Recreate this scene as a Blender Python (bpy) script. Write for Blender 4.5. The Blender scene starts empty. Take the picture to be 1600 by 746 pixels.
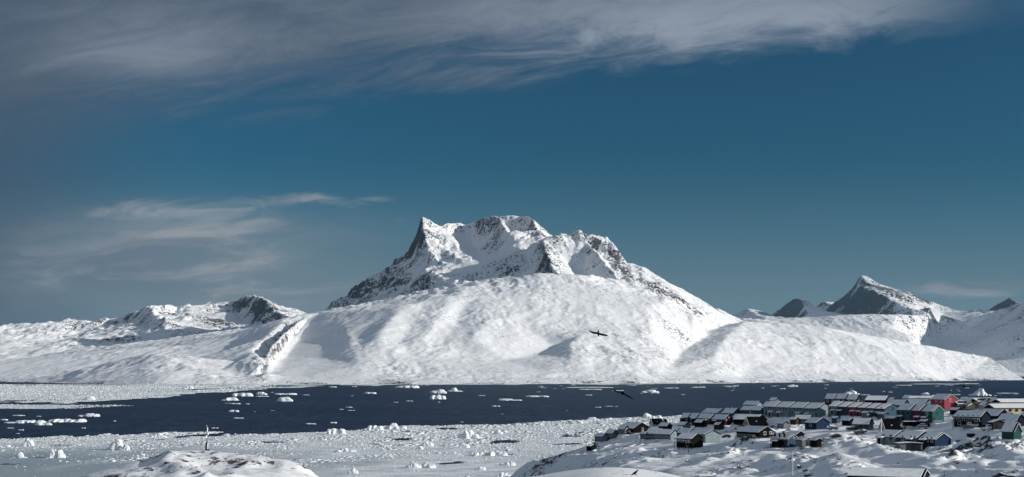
import bpy, bmesh, math, random
import numpy as np
from mathutils import Vector, Matrix
from mathutils.geometry import delaunay_2d_cdt

# ------------------------------------------------------------------ camera, sky, sun, exposure
SC = bpy.context.scene
COL = SC.collection
CAM_Z = 67.0
FPX = 2400.0            # focal length in photo pixels (photo is 1600 wide)
HOR = 578.0             # photo row of the horizon

cam_data = bpy.data.cameras.new('camera')
cam = bpy.data.objects.new('camera', cam_data)
COL.objects.link(cam)
cam.location = (0, 0, CAM_Z)
cam.rotation_euler = (math.radians(90), 0, 0)
cam_data.sensor_width = 36.0
cam_data.lens = 36.0 * FPX / 1600.0
cam_data.shift_y = (HOR - 373.0) / 1600.0
cam_data.clip_start = 1.0
cam_data.clip_end = 200000.0
SC.camera = cam

SUN_EL = math.radians(17.5)
SUN_AZ = math.radians(-11.0)        # measured from +X; negative = a little behind the camera
SUN = Vector((math.cos(SUN_EL) * math.cos(SUN_AZ), math.cos(SUN_EL) * math.sin(SUN_AZ), math.sin(SUN_EL)))
sl = bpy.data.lights.new('sun', 'SUN')
sl.energy = 5.0
sl.angle = math.radians(0.53)
sl.color = (1.0, 0.95, 0.88)
so = bpy.data.objects.new('sun', sl)
so.rotation_euler = SUN.to_track_quat('Z', 'Y').to_euler()
so.location = (600, -300, 400)
COL.objects.link(so)

SC.view_settings.view_transform = 'Standard'
SC.view_settings.look = 'None'
SC.view_settings.exposure = 0.0
SC.view_settings.gamma = 1.0
SC.view_settings.use_curve_mapping = False


# ------------------------------------------------------------------ node maths helper
class NT:
    """Tiny expression builder on a node tree."""
    def __init__(self, tree):
        self.t = tree
    def new(self, kind, **kw):
        n = self.t.nodes.new(kind)
        for k, v in kw.items():
            setattr(n, k, v)
        return n
    def put(self, sock, v):
        if isinstance(v, bpy.types.NodeSocket):
            self.t.links.new(v, sock)
        else:
            try:
                sock.default_value = v
            except Exception:
                sock.default_value = (v, v, v)
    def m(self, op, a, b=0.0, c=0.0, clamp=False):
        n = self.new('ShaderNodeMath', operation=op, use_clamp=clamp)
        self.put(n.inputs[0], a); self.put(n.inputs[1], b); self.put(n.inputs[2], c)
        return n.outputs[0]
    def add(self, a, b): return self.m('ADD', a, b)
    def sub(self, a, b): return self.m('SUBTRACT', a, b)
    def mul(self, a, b): return self.m('MULTIPLY', a, b)
    def div(self, a, b): return self.m('DIVIDE', a, b)
    def smooth(self, v, lo, hi, t0=0.0, t1=1.0):
        n = self.new('ShaderNodeMapRange', interpolation_type='SMOOTHSTEP')
        self.put(n.inputs[0], v); self.put(n.inputs[1], lo); self.put(n.inputs[2], hi)
        self.put(n.inputs[3], t0); self.put(n.inputs[4], t1)
        return n.outputs[0]
    def lin(self, v, lo, hi, t0=0.0, t1=1.0):
        n = self.new('ShaderNodeMapRange')
        self.put(n.inputs[0], v); self.put(n.inputs[1], lo); self.put(n.inputs[2], hi)
        self.put(n.inputs[3], t0); self.put(n.inputs[4], t1)
        return n.outputs[0]
    def comb(self, x, y, z):
        n = self.new('ShaderNodeCombineXYZ')
        self.put(n.inputs[0], x); self.put(n.inputs[1], y); self.put(n.inputs[2], z)
        return n.outputs[0]
    def sep(self, v):
        n = self.new('ShaderNodeSeparateXYZ'); self.put(n.inputs[0], v)
        return n.outputs
    def noise(self, vec, scale, detail=4.0, rough=0.55, dist=0.0, kind=None):
        n = self.new('ShaderNodeTexNoise')
        self.put(n.inputs['Vector'], vec); n.inputs['Scale'].default_value = scale
        n.inputs['Detail'].default_value = detail; n.inputs['Roughness'].default_value = rough
        n.inputs['Distortion'].default_value = dist
        if kind: n.noise_type = kind
        return n.outputs['Fac']
    def mix(self, f, a, b):
        n = self.new('ShaderNodeMix', data_type='RGBA')
        self.put(n.inputs[0], f)
        self.put(n.inputs[6], a if isinstance(a, bpy.types.NodeSocket) else tuple(a) + (1,))
        self.put(n.inputs[7], b if isinstance(b, bpy.types.NodeSocket) else tuple(b) + (1,))
        return n.outputs[2]
    def vscale(self, v, s):
        n = self.new('ShaderNodeVectorMath', operation='MULTIPLY')
        self.put(n.inputs[0], v); self.put(n.inputs[1], s)
        return n.outputs[0]


# ------------------------------------------------------------------ sky
world = bpy.data.worlds.new('World')
SC.world = world
world.use_nodes = True
wt = world.node_tree
wt.nodes.clear()
W = NT(wt)
sky = W.new('ShaderNodeTexSky', sky_type='NISHITA')
sky.sun_disc = False
sky.sun_elevation = SUN_EL
sky.sun_rotation = math.atan2(SUN.x, SUN.y)
sky.altitude = 1500.0
sky.air_density = 1.0
sky.dust_density = 0.3
sky.ozone_density = 3.0
D = W.new('ShaderNodeTexCoord').outputs['Generated']
dx, dy, dz = W.sep(D)
# skylight at a right angle to the sun is polarised and comes through the filter darker
dn = W.new('ShaderNodeVectorMath', operation='DOT_PRODUCT')
W.put(dn.inputs[0], D); dn.inputs[1].default_value = SUN
c2 = W.mul(dn.outputs['Value'], dn.outputs['Value'])
pol = W.div(W.sub(1.0, c2), W.add(1.0, c2))
polf = W.sub(1.0, W.mul(pol, 0.42))
tint = W.new('ShaderNodeMix', data_type='RGBA', blend_type='MULTIPLY')
tint.inputs[0].default_value = 1.0
W.put(tint.inputs[6], sky.outputs[0]); tint.inputs[7].default_value = (0.25, 0.84, 1.02, 1)
SKY_STRENGTH = 0.058
polf = W.mul(polf, SKY_STRENGTH)          # the clear sky only; the clouds below carry their own brightness
base = W.vscale(tint.outputs[2], W.comb(polf, polf, polf))
# directions near the view: u to the right, v up (both tangents), general elsewhere
yy = W.m('MAXIMUM', dy, 0.15)
u = W.div(dx, yy)
v = W.div(dz, yy)
front = W.smooth(dy, 0.1, 0.6)
# thin veil darkening the far left edge of the view
veil = W.mul(W.smooth(u, -0.36, -0.18, 1.0, 0.0), front)
c0 = W.mix(W.mul(veil, 0.80), base, (0.050, 0.078, 0.118))
# pale air low over the fjord, dimmer towards the far left
hz = W.mul(W.smooth(v, -0.01, 0.145, 0.92, 0.0), front)
c0 = W.mix(hz, c0, W.mix(W.smooth(u, -0.36, -0.20), (0.072, 0.108, 0.150), (0.150, 0.215, 0.268)))
def puff(x, y, a, h):
    return W.m('EXPONENT', W.mul(-1.0, W.add(W.m('POWER', W.div(W.sub(u, (x - 800) / FPX), a / FPX), 2.0), W.m('POWER', W.div(W.sub(v, (HOR - y) / FPX), h / FPX), 2.0))))


# --- high cloud band rising to the right
edge = W.add(0.2015, W.mul(u, 0.10))
warp = W.mul(W.sub(W.noise(D, 9.0, 4.0, 0.6), 0.5), 0.05)
sv = W.comb(W.add(W.add(W.mul(u, 0.9), W.mul(v, 0.4)), warp), W.sub(W.mul(v, 4.0), W.mul(u, 0.62)), 0.9)
n1 = W.noise(sv, 3.0, 7.0, 0.52, 0.5)
n2 = W.noise(sv, 12.0, 9.0, 0.66, 1.2)
wob = W.add(W.mul(W.sub(n1, 0.5), 0.05), W.mul(W.sub(n2, 0.5), 0.055))
wob = W.add(wob, W.mul(puff(745, 128, 120, 22), 0.016))
sd = W.add(W.sub(v, edge), wob)
soft = W.smooth(u, -0.30, 0.15, 0.028, 0.016)
band = W.smooth(sd, W.mul(soft, -1.0), soft)
right_fade = W.smooth(W.add(u, W.mul(W.sub(n2, 0.5), 0.14)), 0.21, 0.32, 1.0, 0.08)
body = W.add(W.mul(n1, 0.5), W.mul(n2, 0.5))
core = W.add(W.m('EXPONENT', W.mul(-1.0, W.add(W.m('POWER', W.div(W.add(u, 0.24), 0.10), 2.0), W.m('POWER', W.div(W.sub(v, 0.205), 0.035), 2.0)))),
             W.m('EXPONENT', W.mul(-1.0, W.add(W.m('POWER', W.div(W.sub(u, 0.07), 0.14), 2.0), W.m('POWER', W.div(W.sub(W.sub(v, 0.222), W.mul(u, 0.02)), 0.022), 2.0)))))
dens = W.mul(W.mul(band, right_fade), W.smooth(W.add(body, W.mul(core, 0.25)), 0.30, 0.60, 0.55, 1.0))
bright = W.smooth(W.add(W.mul(W.sub(body, 0.5), 1.3), W.add(W.mul(core, 0.42), W.mul(u, 1.25))), -0.25, 0.72)
cc = W.mix(bright, (0.080, 0.112, 0.160), (0.29, 0.34, 0.41))
c1 = W.mix(W.mul(dens, 0.92), c0, cc)
# --- low streaks to the left, thickening towards the horizon
lv = W.comb(W.mul(u, 1.0), W.sub(W.mul(v, 4.2), W.mul(u, 0.35)), 2.7)
m1 = W.noise(lv, 4.6, 6.0, 0.55, 0.7)
m2 = W.noise(lv, 14.0, 9.0, 0.68, 1.0)
mm = W.add(W.mul(m1, 0.58), W.mul(m2, 0.42))
left = W.smooth(W.sub(u, W.mul(v, 0.4)), -0.24, -0.10, 1.0, 0.0)
low = W.smooth(v, 0.03, 0.135, 1.0, 0.0)
bias = 0.0
for x_, y_, a_, h_, k_ in ((320, 385, 150, 36, .80), (470, 311, 80, 11, .5), (430, 352, 70, 12, .5), (290, 231, 75, 9, .5), (300, 445, 300, 45, 1.0), (1530, 447, 150, 16, .8), (15, 262, 90, 36, .55), (190, 330, 110, 20, .5),
                           (1000, 470, 200, 18, .25), (640, 345, 60, 7, .35), (120, 410, 200, 30, .6), (420, 213, 40, 6, .35)):
    bias = W.add(bias, W.mul(puff(x_, y_, a_, h_), k_))
bias = W.m('MINIMUM', bias, 1.0)
thr = W.sub(0.64, W.mul(bias, 0.34))
st = W.smooth(mm, thr, W.add(thr, 0.17))
bank_ = W.mul(W.m('MINIMUM', W.add(W.mul(puff(340, 450, 300, 66), 0.95), W.mul(puff(250, 380, 230, 45), 0.70)), 1.0), W.smooth(mm, 0.30, 0.62, 0.55, 1.0))
c1 = W.mix(W.mul(bank_, front), c1, W.mix(W.smooth(mm, 0.35, 0.62), (0.180, 0.220, 0.258), (0.275, 0.300, 0.325)))
glow = W.smooth(W.add(mm, W.mul(puff(400, 420, 170, 60), 0.16)), 0.45, 0.66)
lc = W.mix(glow, (0.115, 0.160, 0.210), (0.30, 0.33, 0.36))
c2_ = W.mix(W.mul(W.mul(st, front), 0.80), c1, lc)
# --- unseen bright broken cloud overhead and behind the viewpoint, added to fill shaded snow
zz = W.add(W.m('MAXIMUM', dz, 0.0), 0.12)
pv = W.comb(W.div(dx, zz), W.div(dy, zz), 0.0)
b1 = W.noise(pv, 0.9, 5.0, 0.55, 0.3)
back = W.mul(W.smooth(b1, 0.42, 0.60), W.smooth(W.sub(dy, W.mul(dz, 0.6)), -0.10, 0.50, 1.0, 0.0))
c5 = W.mix(back, c2_, (0.33, 0.385, 0.46))
bg = W.new('ShaderNodeBackground')
bg.inputs['Strength'].default_value = 1.0
W.put(bg.inputs['Color'], c5)
out = W.new('ShaderNodeOutputWorld')
wt.links.new(bg.outputs[0], out.inputs['Surface'])


# ------------------------------------------------------------------ tags
def tag(o, label=None, cat=None, group=None, kind=None):
    if label: o['label'] = label
    if cat: o['category'] = cat
    if group: o['group'] = group
    if kind: o['kind'] = kind
    return o


def P(px, py, Y):
    return ((px - 800.0) / FPX * Y, Y, CAM_Z + (HOR - py) / FPX * Y)


def seaY(py):
    return CAM_Z * FPX / (py - HOR)


# ------------------------------------------------------------------ numpy noise
class Perlin:
    def __init__(self, seed):
        r = np.random.RandomState(seed)
        self.p = np.concatenate([r.permutation(512)] * 3)
        a = r.rand(512) * 2 * np.pi
        self.gx, self.gy = np.cos(a), np.sin(a)
    def __call__(self, x, y):
        xi = np.floor(x).astype(np.int64); yi = np.floor(y).astype(np.int64)
        xf = x - xi; yf = y - yi
        xi &= 511; yi &= 511
        u_ = xf * xf * xf * (xf * (xf * 6 - 15) + 10)
        v_ = yf * yf * yf * (yf * (yf * 6 - 15) + 10)
        def g(ix, iy, fx, fy):
            h = self.p[self.p[ix & 511] + (iy & 511)]
            return self.gx[h] * fx + self.gy[h] * fy
        n00 = g(xi, yi, xf, yf); n10 = g(xi + 1, yi, xf - 1, yf)
        n01 = g(xi, yi + 1, xf, yf - 1); n11 = g(xi + 1, yi + 1, xf - 1, yf - 1)
        a = n00 + u_ * (n10 - n00); b = n01 + u_ * (n11 - n01)
        return (a + v_ * (b - a)) * 1.5


def fbm(x, y, wl, octs, seed, gain=0.5, ridged=False):
    s = np.zeros(x.shape); amp = 1.0; f = 1.0 / wl
    for o in range(octs):
        n = Perlin(seed + o * 17)(x * f + 13.7 * o, y * f - 7.3 * o)
        if ridged: n = 1.0 - 2.0 * np.abs(n) * 1.4 - 0.35
        s += n * amp; amp *= gain; f *= 2.03
    return s


def blur(a, k):
    if k < 1: return a
    for ax in (0, 1):
        for _ in range(2):
            pad = [(0, 0), (0, 0)]; pad[ax] = (k + 1, k)
            c = np.cumsum(np.pad(a, pad, mode='edge'), axis=ax)
            n = a.shape[ax]
            hi = np.take(c, np.arange(2 * k + 1, 2 * k + 1 + n), axis=ax)
            lo = np.take(c, np.arange(0, n), axis=ax)
            a = (hi - lo) / (2 * k + 1)
    return a


# ------------------------------------------------------------------ terrain from ridge, gully and shore lines
def tin(lines, xs, ys):
    """lines: lists of (X, Y, Z, rough, rock). Returns z, rough and rock on the grid."""
    vs, es, at = [], [], []
    for ln in lines:
        b = len(vs)
        for p in ln:
            vs.append(Vector((p[0], p[1]))); at.append(p[2:])
        es += [(b + i, b + i + 1) for i in range(len(ln) - 1)]
    ov, oe, of, o2v, _, _ = delaunay_2d_cdt(vs, es, [], 0, 0.5)
    at = np.array(at, float)
    pin = np.array([(v_.x, v_.y) for v_ in vs]); A = []
    for i, v_ in enumerate(ov):
        if o2v[i]:
            A.append(at[o2v[i][0]])
        else:
            best = None; q = np.array((v_.x, v_.y))
            for a_, b_ in es:
                pa, pb = pin[a_], pin[b_]; d = pb - pa
                t = float(np.clip(np.dot(q - pa, d) / max(1e-9, np.dot(d, d)), 0, 1))
                e = np.linalg.norm(q - pa - d * t)
                if best is None or e < best[0]: best = (e, at[a_] * (1 - t) + at[b_] * t)
            A.append(best[1])
    A = np.array(A); V = np.array([(v_.x, v_.y) for v_ in ov])
    out_ = np.full((len(ys), len(xs), A.shape[1]), np.nan)
    for f in of:
        for k in range(1, len(f) - 1):
            tri = (f[0], f[k], f[k + 1])
            p = V[list(tri)]
            i0 = np.searchsorted(xs, p[:, 0].min() - 1e-6); i1 = np.searchsorted(xs, p[:, 0].max() + 1e-6)
            j0 = np.searchsorted(ys, p[:, 1].min() - 1e-6); j1 = np.searchsorted(ys, p[:, 1].max() + 1e-6)
            if i0 >= i1 or j0 >= j1: continue
            gx, gy = np.meshgrid(xs[i0:i1], ys[j0:j1])
            d = (p[1, 1] - p[2, 1]) * (p[0, 0] - p[2, 0]) + (p[2, 0] - p[1, 0]) * (p[0, 1] - p[2, 1])
            if abs(d) < 1e-9: continue
            w0 = ((p[1, 1] - p[2, 1]) * (gx - p[2, 0]) + (p[2, 0] - p[1, 0]) * (gy - p[2, 1])) / d
            w1 = ((p[2, 1] - p[0, 1]) * (gx - p[2, 0]) + (p[0, 0] - p[2, 0]) * (gy - p[2, 1])) / d
            w2 = 1 - w0 - w1
            ok = (w0 > -1e-6) & (w1 > -1e-6) & (w2 > -1e-6)
            val = w0[..., None] * A[tri[0]] + w1[..., None] * A[tri[1]] + w2[..., None] * A[tri[2]]
            sub = out_[j0:j1, i0:i1]; sub[ok] = val[ok]
    return out_


def grid_mesh(name, xs, ys, Z, attrs=None, smooth=True, drop=None):
    ny, nx = Z.shape
    X, Y = np.meshgrid(xs, ys)
    co = np.stack([X, Y, Z], -1).reshape(-1, 3).astype(np.float32)
    idx = np.arange(nx * ny).reshape(ny, nx)
    q = np.stack([idx[:-1, :-1], idx[:-1, 1:], idx[1:, 1:], idx[1:, :-1]], -1).reshape(-1, 4)
    if drop is not None:                      # faces wholly below this height are left out
        zq = Z.reshape(-1)[q].max(axis=1)
        q = q[zq > drop]
        used = np.unique(q); rm = np.full(nx * ny, -1); rm[used] = np.arange(len(used))
        co = co[used]; q = rm[q]
    else:
        used = slice(None)
    me = bpy.data.meshes.new(name)
    me.vertices.add(len(co)); me.vertices.foreach_set('co', co.ravel())
    me.loops.add(q.size); me.loops.foreach_set('vertex_index', q.ravel().astype(np.int32))
    me.polygons.add(len(q)); me.polygons.foreach_set('loop_start', np.arange(0, q.size, 4, dtype=np.int32))
    me.polygons.foreach_set('loop_total', np.full(len(q), 4, np.int32))
    me.update(calc_edges=True)
    if smooth: me.polygons.foreach_set('use_smooth', np.ones(len(q), bool))
    for k, a in (attrs or {}).items():
        at = me.attributes.new(k, 'FLOAT', 'POINT')
        at.data.foreach_set('value', a.reshape(-1)[used].astype(np.float32))
    o = bpy.data.objects.new(name, me)
    COL.objects.link(o)
    return o


def lines_px(spec, rough, rock):
    """spec: (px, py, Y_km[, rough, rock]) -> world tuples"""
    out_ = []
    for p in spec:
        x, y, z = P(p[0], p[1], p[2] * 1000.0)
        out_.append((x, y, z, p[3] if len(p) > 3 else rough, p[4] if len(p) > 4 else rock))
    return out_


# ------------------------------------------------------------------ snow and rock material
def snow_rock(name, s, bump=1.0, rock_col=(0.042, 0.043, 0.048), stones_amt=0.8, cover=1.0, small=0.0):
    """s: size in metres of the finest rock detail"""
    m = bpy.data.materials.new(name); m.use_nodes = True
    t = m.node_tree; t.nodes.clear(); N = NT(t)
    geo = N.new('ShaderNodeNewGeometry')
    pos = N.new('ShaderNodeTexCoord').outputs['Object']
    nz = N.sep(geo.outputs['Normal'])[2]
    rk = N.new('ShaderNodeAttribute'); rk.attribute_name = 'rock'
    a = N.noise(pos, 1.0 / (s * 14), 5.0, 0.62)
    b = N.noise(pos, 1.0 / (s * 3.2), 6.0, 0.68)
    c = N.noise(pos, 1.0 / (s * 48), 3.0, 0.55)
    # steep or marked ground shows rock, snow lying on its ledges; loose stones stand out in clumps
    steep = N.sub(1.0, nz)
    rf = rk.outputs['Fac']
    cov = N.add(N.add(N.mul(steep, N.add(0.15, N.mul(rf, 2.2))), N.mul(rf, 0.85)), N.mul(N.sub(a, 0.5), 1.3))
    cov = N.mul(N.add(cov, N.add(N.mul(N.sub(c, 0.5), 0.8), -0.22)), cover)
    thr = N.sub(0.67, N.mul(N.m('MINIMUM', N.m('MAXIMUM', cov, 0.0), 1.0), 0.32))
    mask = N.smooth(b, N.sub(thr, 0.035), N.add(thr, 0.035))
    cl = N.smooth(N.add(c, N.mul(N.sub(a, 0.5), 0.8)), 0.47, 0.66)
    stones = N.mul(N.smooth(N.noise(pos, 1.0 / (s * 1.8), 3.0, 0.6), 0.60, 0.66), cl)
    mask = N.m('MAXIMUM', mask, N.mul(stones, stones_amt))
    sn = N.mix(N.smooth(a, 0.3, 0.7), (0.80, 0.81, 0.825), (0.87, 0.875, 0.88))
    rc = N.mix(N.smooth(b, 0.35, 0.65), rock_col, tuple(x * 2.0 for x in rock_col))
    colr = N.mix(mask, sn, rc)
    bs = N.new('ShaderNodeBsdfPrincipled')
    N.put(bs.inputs['Base Color'], colr)
    N.put(bs.inputs['Roughness'], N.lin(mask, 0, 1, 0.75, 0.9))
    bs.inputs['Specular IOR Level'].default_value = 0.2
    # wind-packed snow lies smooth; only scoured patches and rock keep a rough face
    rough = N.m('MAXIMUM', N.mul(N.smooth(c, 0.46, 0.64), 0.75), N.m('MAXIMUM', N.mul(N.smooth(rf, 0.15, 0.4), 1.0), 0.14))
    h = N.add(N.mul(N.noise(pos, 1.0 / (s * 9), 6.0, 0.6), rough), N.mul(N.mul(b, mask), 0.5))
    bp = N.new('ShaderNodeBump'); bp.inputs['Strength'].default_value = 1.0
    bp.inputs['Distance'].default_value = s * 1.6 * bump
    N.put(bp.inputs['Height'], h)
    t.links.new(bp.outputs[0], bs.inputs['Normal'])
    o = N.new('ShaderNodeOutputMaterial')
    t.links.new(bs.outputs[0], o.inputs['Surface'])
    return m
# ================================================================== MOUNTAINS
def shore_px(pts, rough=2, rock=0.25, front=400):
    a = [((px - 800) / FPX * seaY(py), seaY(py), 0.0, rough, rock) for px, py in pts]
    b = [(x / y * (y - front), y - front, -30.0, 0, 0) for x, y, z, r, k in a]
    return a, b


def build_terrain(name, lines, x0, x1, y0, y1, step, blur_soft, blur_rock, seed, mat, wl=420, drop=-3.0,
                  aniso=(1.0, 1.0, 0.0), label=None):
    xs = np.arange(x0, x1, step); ys = np.arange(y0, y1, step * 1.15)
    T = tin(lines, xs, ys)
    z = T[..., 0]; bad = np.isnan(z)
    z = np.where(bad, -30.0, z); ro = np.where(bad, 0, T[..., 1]); rk = np.where(bad, 0, T[..., 2])
    zs, zr = blur(z, blur_soft), blur(z, blur_rock)
    ro = blur(ro, 4); rk = blur(rk, 2)
    w = np.clip(rk * 2.0, 0, 1)
    z = zs * (1 - w) + zr * w
    X, Y = np.meshgrid(xs, ys)
    ca, sa = math.cos(aniso[2]), math.sin(aniso[2])
    xr = (X * ca + Y * sa) * aniso[0]; yr = (-X * sa + Y * ca) * aniso[1]
    wx = fbm(xr, yr, wl * 1.5, 3, seed + 90) * wl * 0.25
    wy = fbm(xr, yr, wl * 1.5, 3, seed + 190) * wl * 0.25
    soft = fbm(xr + wx, yr + wy, wl * 1.5, 8, seed, 0.47)
    low = fbm(xr + wx, yr + wy, wl * 1.5, 3, seed, 0.47)
    patchy = np.clip(0.45 + 1.9 * fbm(X, Y, wl * 1.7, 4, seed + 900, 0.6), 0.0, 1.3)
    cs, sn_ = math.cos(0.95), math.sin(0.95)
    drift = fbm((X * cs + Y * sn_) * 0.16 + wx * 0.3, (-X * sn_ + Y * cs) + wy * 0.3, wl * 0.20, 5, seed + 950, 0.55)
    soft = low + (soft - low) * patchy + drift * 0.20 * np.clip(1.3 - patchy, 0.3, 1)
    rid = fbm(X + wx, Y + wy, wl * 0.7, 7, seed + 400, 0.55, ridged=True)
    fine = fbm(X, Y, wl * 0.12, 4, seed + 700, 0.6)
    ribs = fbm(X + wx * 0.6, (Y + wy * 0.6) * 0.30, wl * 0.42, 5, seed + 300, 0.55, ridged=True)
    scour = np.clip(fbm(X, Y, wl * 0.9, 3, seed + 801) * 1.6 + 0.1, 0, 1)
    mid = fbm(X + wx * .5, Y + wy * .5, wl * 0.30, 5, seed + 610, 0.6)
    d = ro * (soft * (1 - w) * 0.95 + rid * w * 0.50 + ribs * (0.10 + 0.40 * w) + mid * (0.03 + 0.44 * scour) * (1 - 0.5 * w) + fine * (0.03 + 0.12 * scour + 0.16 * w))
    d *= np.clip((z + 4) / 40.0, 0.12, 1)
    z = z + d
    # exposed rock follows the noise: only the sharper ribs of rocky ground
    tide = 1.7 * np.clip(1 - z / 24.0, 0, 1) * np.clip(fbm(X, Y, wl * 0.5, 4, seed + 960, 0.65) * 2.0 + 0.15, 0, 1)
    rk = np.clip(rk + 0.22 * w * rid + 0.50 * tide + 0.10 * scour, 0, 1)
    o = grid_mesh(name, xs, ys, z, {'rock': rk}, drop=drop)
    o.data.materials.append(mat)
    tag(o, kind='structure')
    return o


mat_massif = snow_rock('snowy_mountain_rock', 5.0, bump=1.0, cover=0.88)

# ---- the island massif in the middle
a, b = shore_px([(20, 597.2), (120, 599.5), (240, 601), (400, 600.8), (520, 600.6), (700, 600.4), (860, 600),
                 (1000, 599.5), (1100, 598.5), (1200, 597.5), (1300, 596.7), (1400, 596), (1470, 595.2), (1515, 594.6)])
L = [a, b]
S, R = 14, 0.10                 # soft snow: noise metres, rock share
LP = lambda spec, r=S, k=R: L.append(lines_px(spec, r, k))
SHX = [p[0] * FPX / p[1] + 800 for p in a]; SHY = [p[1] / 1000 for p in a]


def HB(spec, r=10, k=0.1):
    """points of the front hill as (px, py, offset km): the even slope up from the shore plus an offset"""
    out_ = []
    for p in spec:
        sy = np.interp(p[0], SHX, SHY)
        f = np.interp(p[1], [430, 440, 470, 500, 530, 560, 590, 600], [2.58, 2.42, 1.98, 1.60, 1.18, 0.72, 0.22, 0.05])
        out_.append((p[0], p[1], sy + f + p[2]) + tuple(p[3:]))
    LP(out_, r, k)


# left tail
HB([(62, 593, .1), (130, 578, .25), (190, 561, .35), (235, 553, .25), (262, 558, .05), (300, 574, -.05), (335, 586, -.06)], 12, .2)
HB([(130, 590, 0), (200, 586, -.04), (250, 582, -.08)], 10, .15)
HB([(245, 554, 1.25), (300, 537, 1.3), (350, 524, 1.25), (400, 510, 1.05), (440, 500, .85), (478, 491, .8), (500, 488, .85)], 12, .12)
HB([(290, 566, .65), (335, 552, .95), (380, 536, 1.0)], 5, .0)
HB([(345, 579, .20), (372, 566, .35), (396, 552, .30)], 10, .1)
HB([(440, 505, .75), (410, 530, .45), (385, 560, .12), (372, 586, -.02)], 14, .2)
HB([(468, 498, .60), (442, 521, .30), (419, 548, .10), (401, 583, -.03)], 16, .62)
HB([(475, 499, .8), (450, 523, .75), (427, 551, .62), (407, 584, .18)], 6, .66)
HB([(481, 502, .85), (459, 530, .8), (440, 558, .60), (424, 587, .10)], 3, .0)
HB([(500, 488, .85), (538, 505, .30), (552, 540, .0), (560, 572, -.06), (568, 592, -.02)], 10, .05)
HB([(470, 588, .05), (500, 560, .30), (518, 530, .42)], 3, .0)
# crest of the broad front hill
LP([(500, 488, 9.9), (560, 476, 9.95), (640, 459, 10.0), (700, 446, 10.0), (760, 438, 9.9), (830, 431, 9.85), (900, 430.5, 9.9),
    (955, 433, 10.1), (990, 428, 10.5), (1015, 433, 10.55), (1040, 441, 10.6), (1080, 458, 10.7), (1120, 480, 10.95), (1152, 498, 11.2)], 24, .16)
HB([(630, 478, .0), (605, 505, -.08), (585, 535, -.10), (575, 560, -.06)], 12, .08)
HB([(600, 484, .12), (578, 508, .10), (560, 538, .08)], 8, .03)
HB([(705, 462, .0), (690, 490, -.03), (665, 525, -.04), (650, 560, -.03)], 16, .12)
HB([(668, 470, .09), (648, 500, .03), (625, 535, .02)], 12, .08)
HB([(775, 462, .0), (760, 500, -.06), (740, 530, -.04)], 14, .12)
HB([(735, 470, .08), (715, 500, .08), (692, 540, .05)], 10, .1)
HB([(850, 450, .0), (835, 480, .0), (820, 510, .05)], 12, .1)
HB([(870, 480, .05), (930, 476, .05), (1010, 482, .05)], 12, .12)
HB([(960, 455, .05), (1040, 470, .0), (1090, 490, .0)], 10, .1)
HB([(620, 588, .0), (720, 588, .0), (820, 590, .0), (940, 588, -.02), (1000, 588, -.02)], 10, .2)
# secondary shoulder with a shaded left side
HB([(1075, 492, .1), (1015, 500, .08), (960, 511, .04), (905, 524, .0), (889, 538, -.06), (892, 558, -.12), (898, 578, -.08)], 12, .18)
HB([(740, 573, .05), (790, 564, .16), (840, 556, .28), (868, 544, .28)], 4, .0)
HB([(800, 535, .1), (840, 522, .12)], 8, .08)
HB([(790, 582, .0), (850, 581, .0)], 6, .05)
HB([(930, 545, .0), (960, 560, .0), (1000, 560, .0)], 16, .25)
# valley between the two domes
HB([(1140, 506, .75), (1105, 520, .55), (1080, 540, .42), (1062, 555, .28), (1044, 578, .08), (1034, 593, .02)], 7, .2)
HB([(1020, 530, .05), (1040, 550, .05)], 14, .25)
HB([(1150, 512, .15), (1130, 530, -.02), (1116, 556, -.10), (1118, 585, -.06)], 12, .15)
HB([(1165, 502, .25), (1200, 505, .22), (1250, 505.5, .12), (1290, 512, .0), (1330, 526, -.1), (1380, 547, -.15), (1420, 564, -.15),
    (1450, 574, -.12), (1480, 584, -.08), (1503, 591, -.04)], 10, .15)
HB([(1200, 545, .0), (1270, 545, -.02), (1330, 560, -.03)], 12, .15)
HB([(1170, 575, .05), (1200, 568, .02), (1215, 580, -.02)], 8, .05)
HB([(1150, 591, .0), (1230, 586, .0), (1320, 583, .0), (1390, 586, .0)], 10, .2)
# shaded rock wall under the first summit (its foot hides behind the hill crest)
LP([(492, 499, 12.1), (530, 489, 11.8), (560, 481, 11.55), (600, 473, 11.3), (640, 464, 11.0), (680, 456, 10.65), (712, 449, 10.35), (735, 446, 10.3)], 20.4, .30)
LP([(486, 496, 12.4), (520, 474, 12.4), (537, 467, 12.35), (550, 451, 12.4), (575, 436, 12.4), (600, 420, 12.4), (612, 415, 12.45)], 40.8, .58)
LP([(575, 436, 12.4), (592, 452, 11.9), (575, 470, 11.7)], 40.8, .5)
LP([(600, 420, 12.4), (632, 418, 11.9), (650, 419, 11.6), (668, 422, 11.3), (690, 431, 10.95), (706, 438, 10.68), (722, 430, 10.85), (757, 416, 11.1)], 20.4, .38)
LP([(615, 441, 11.75), (640, 448, 11.35), (665, 446, 11.0), (685, 444, 10.85)], 37.4, .42)
LP([(612, 415, 12.45), (640, 413, 12.1), (690, 412, 11.55), (730, 415, 11.3), (757, 414, 11.15)], 7.2, .05)
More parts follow.
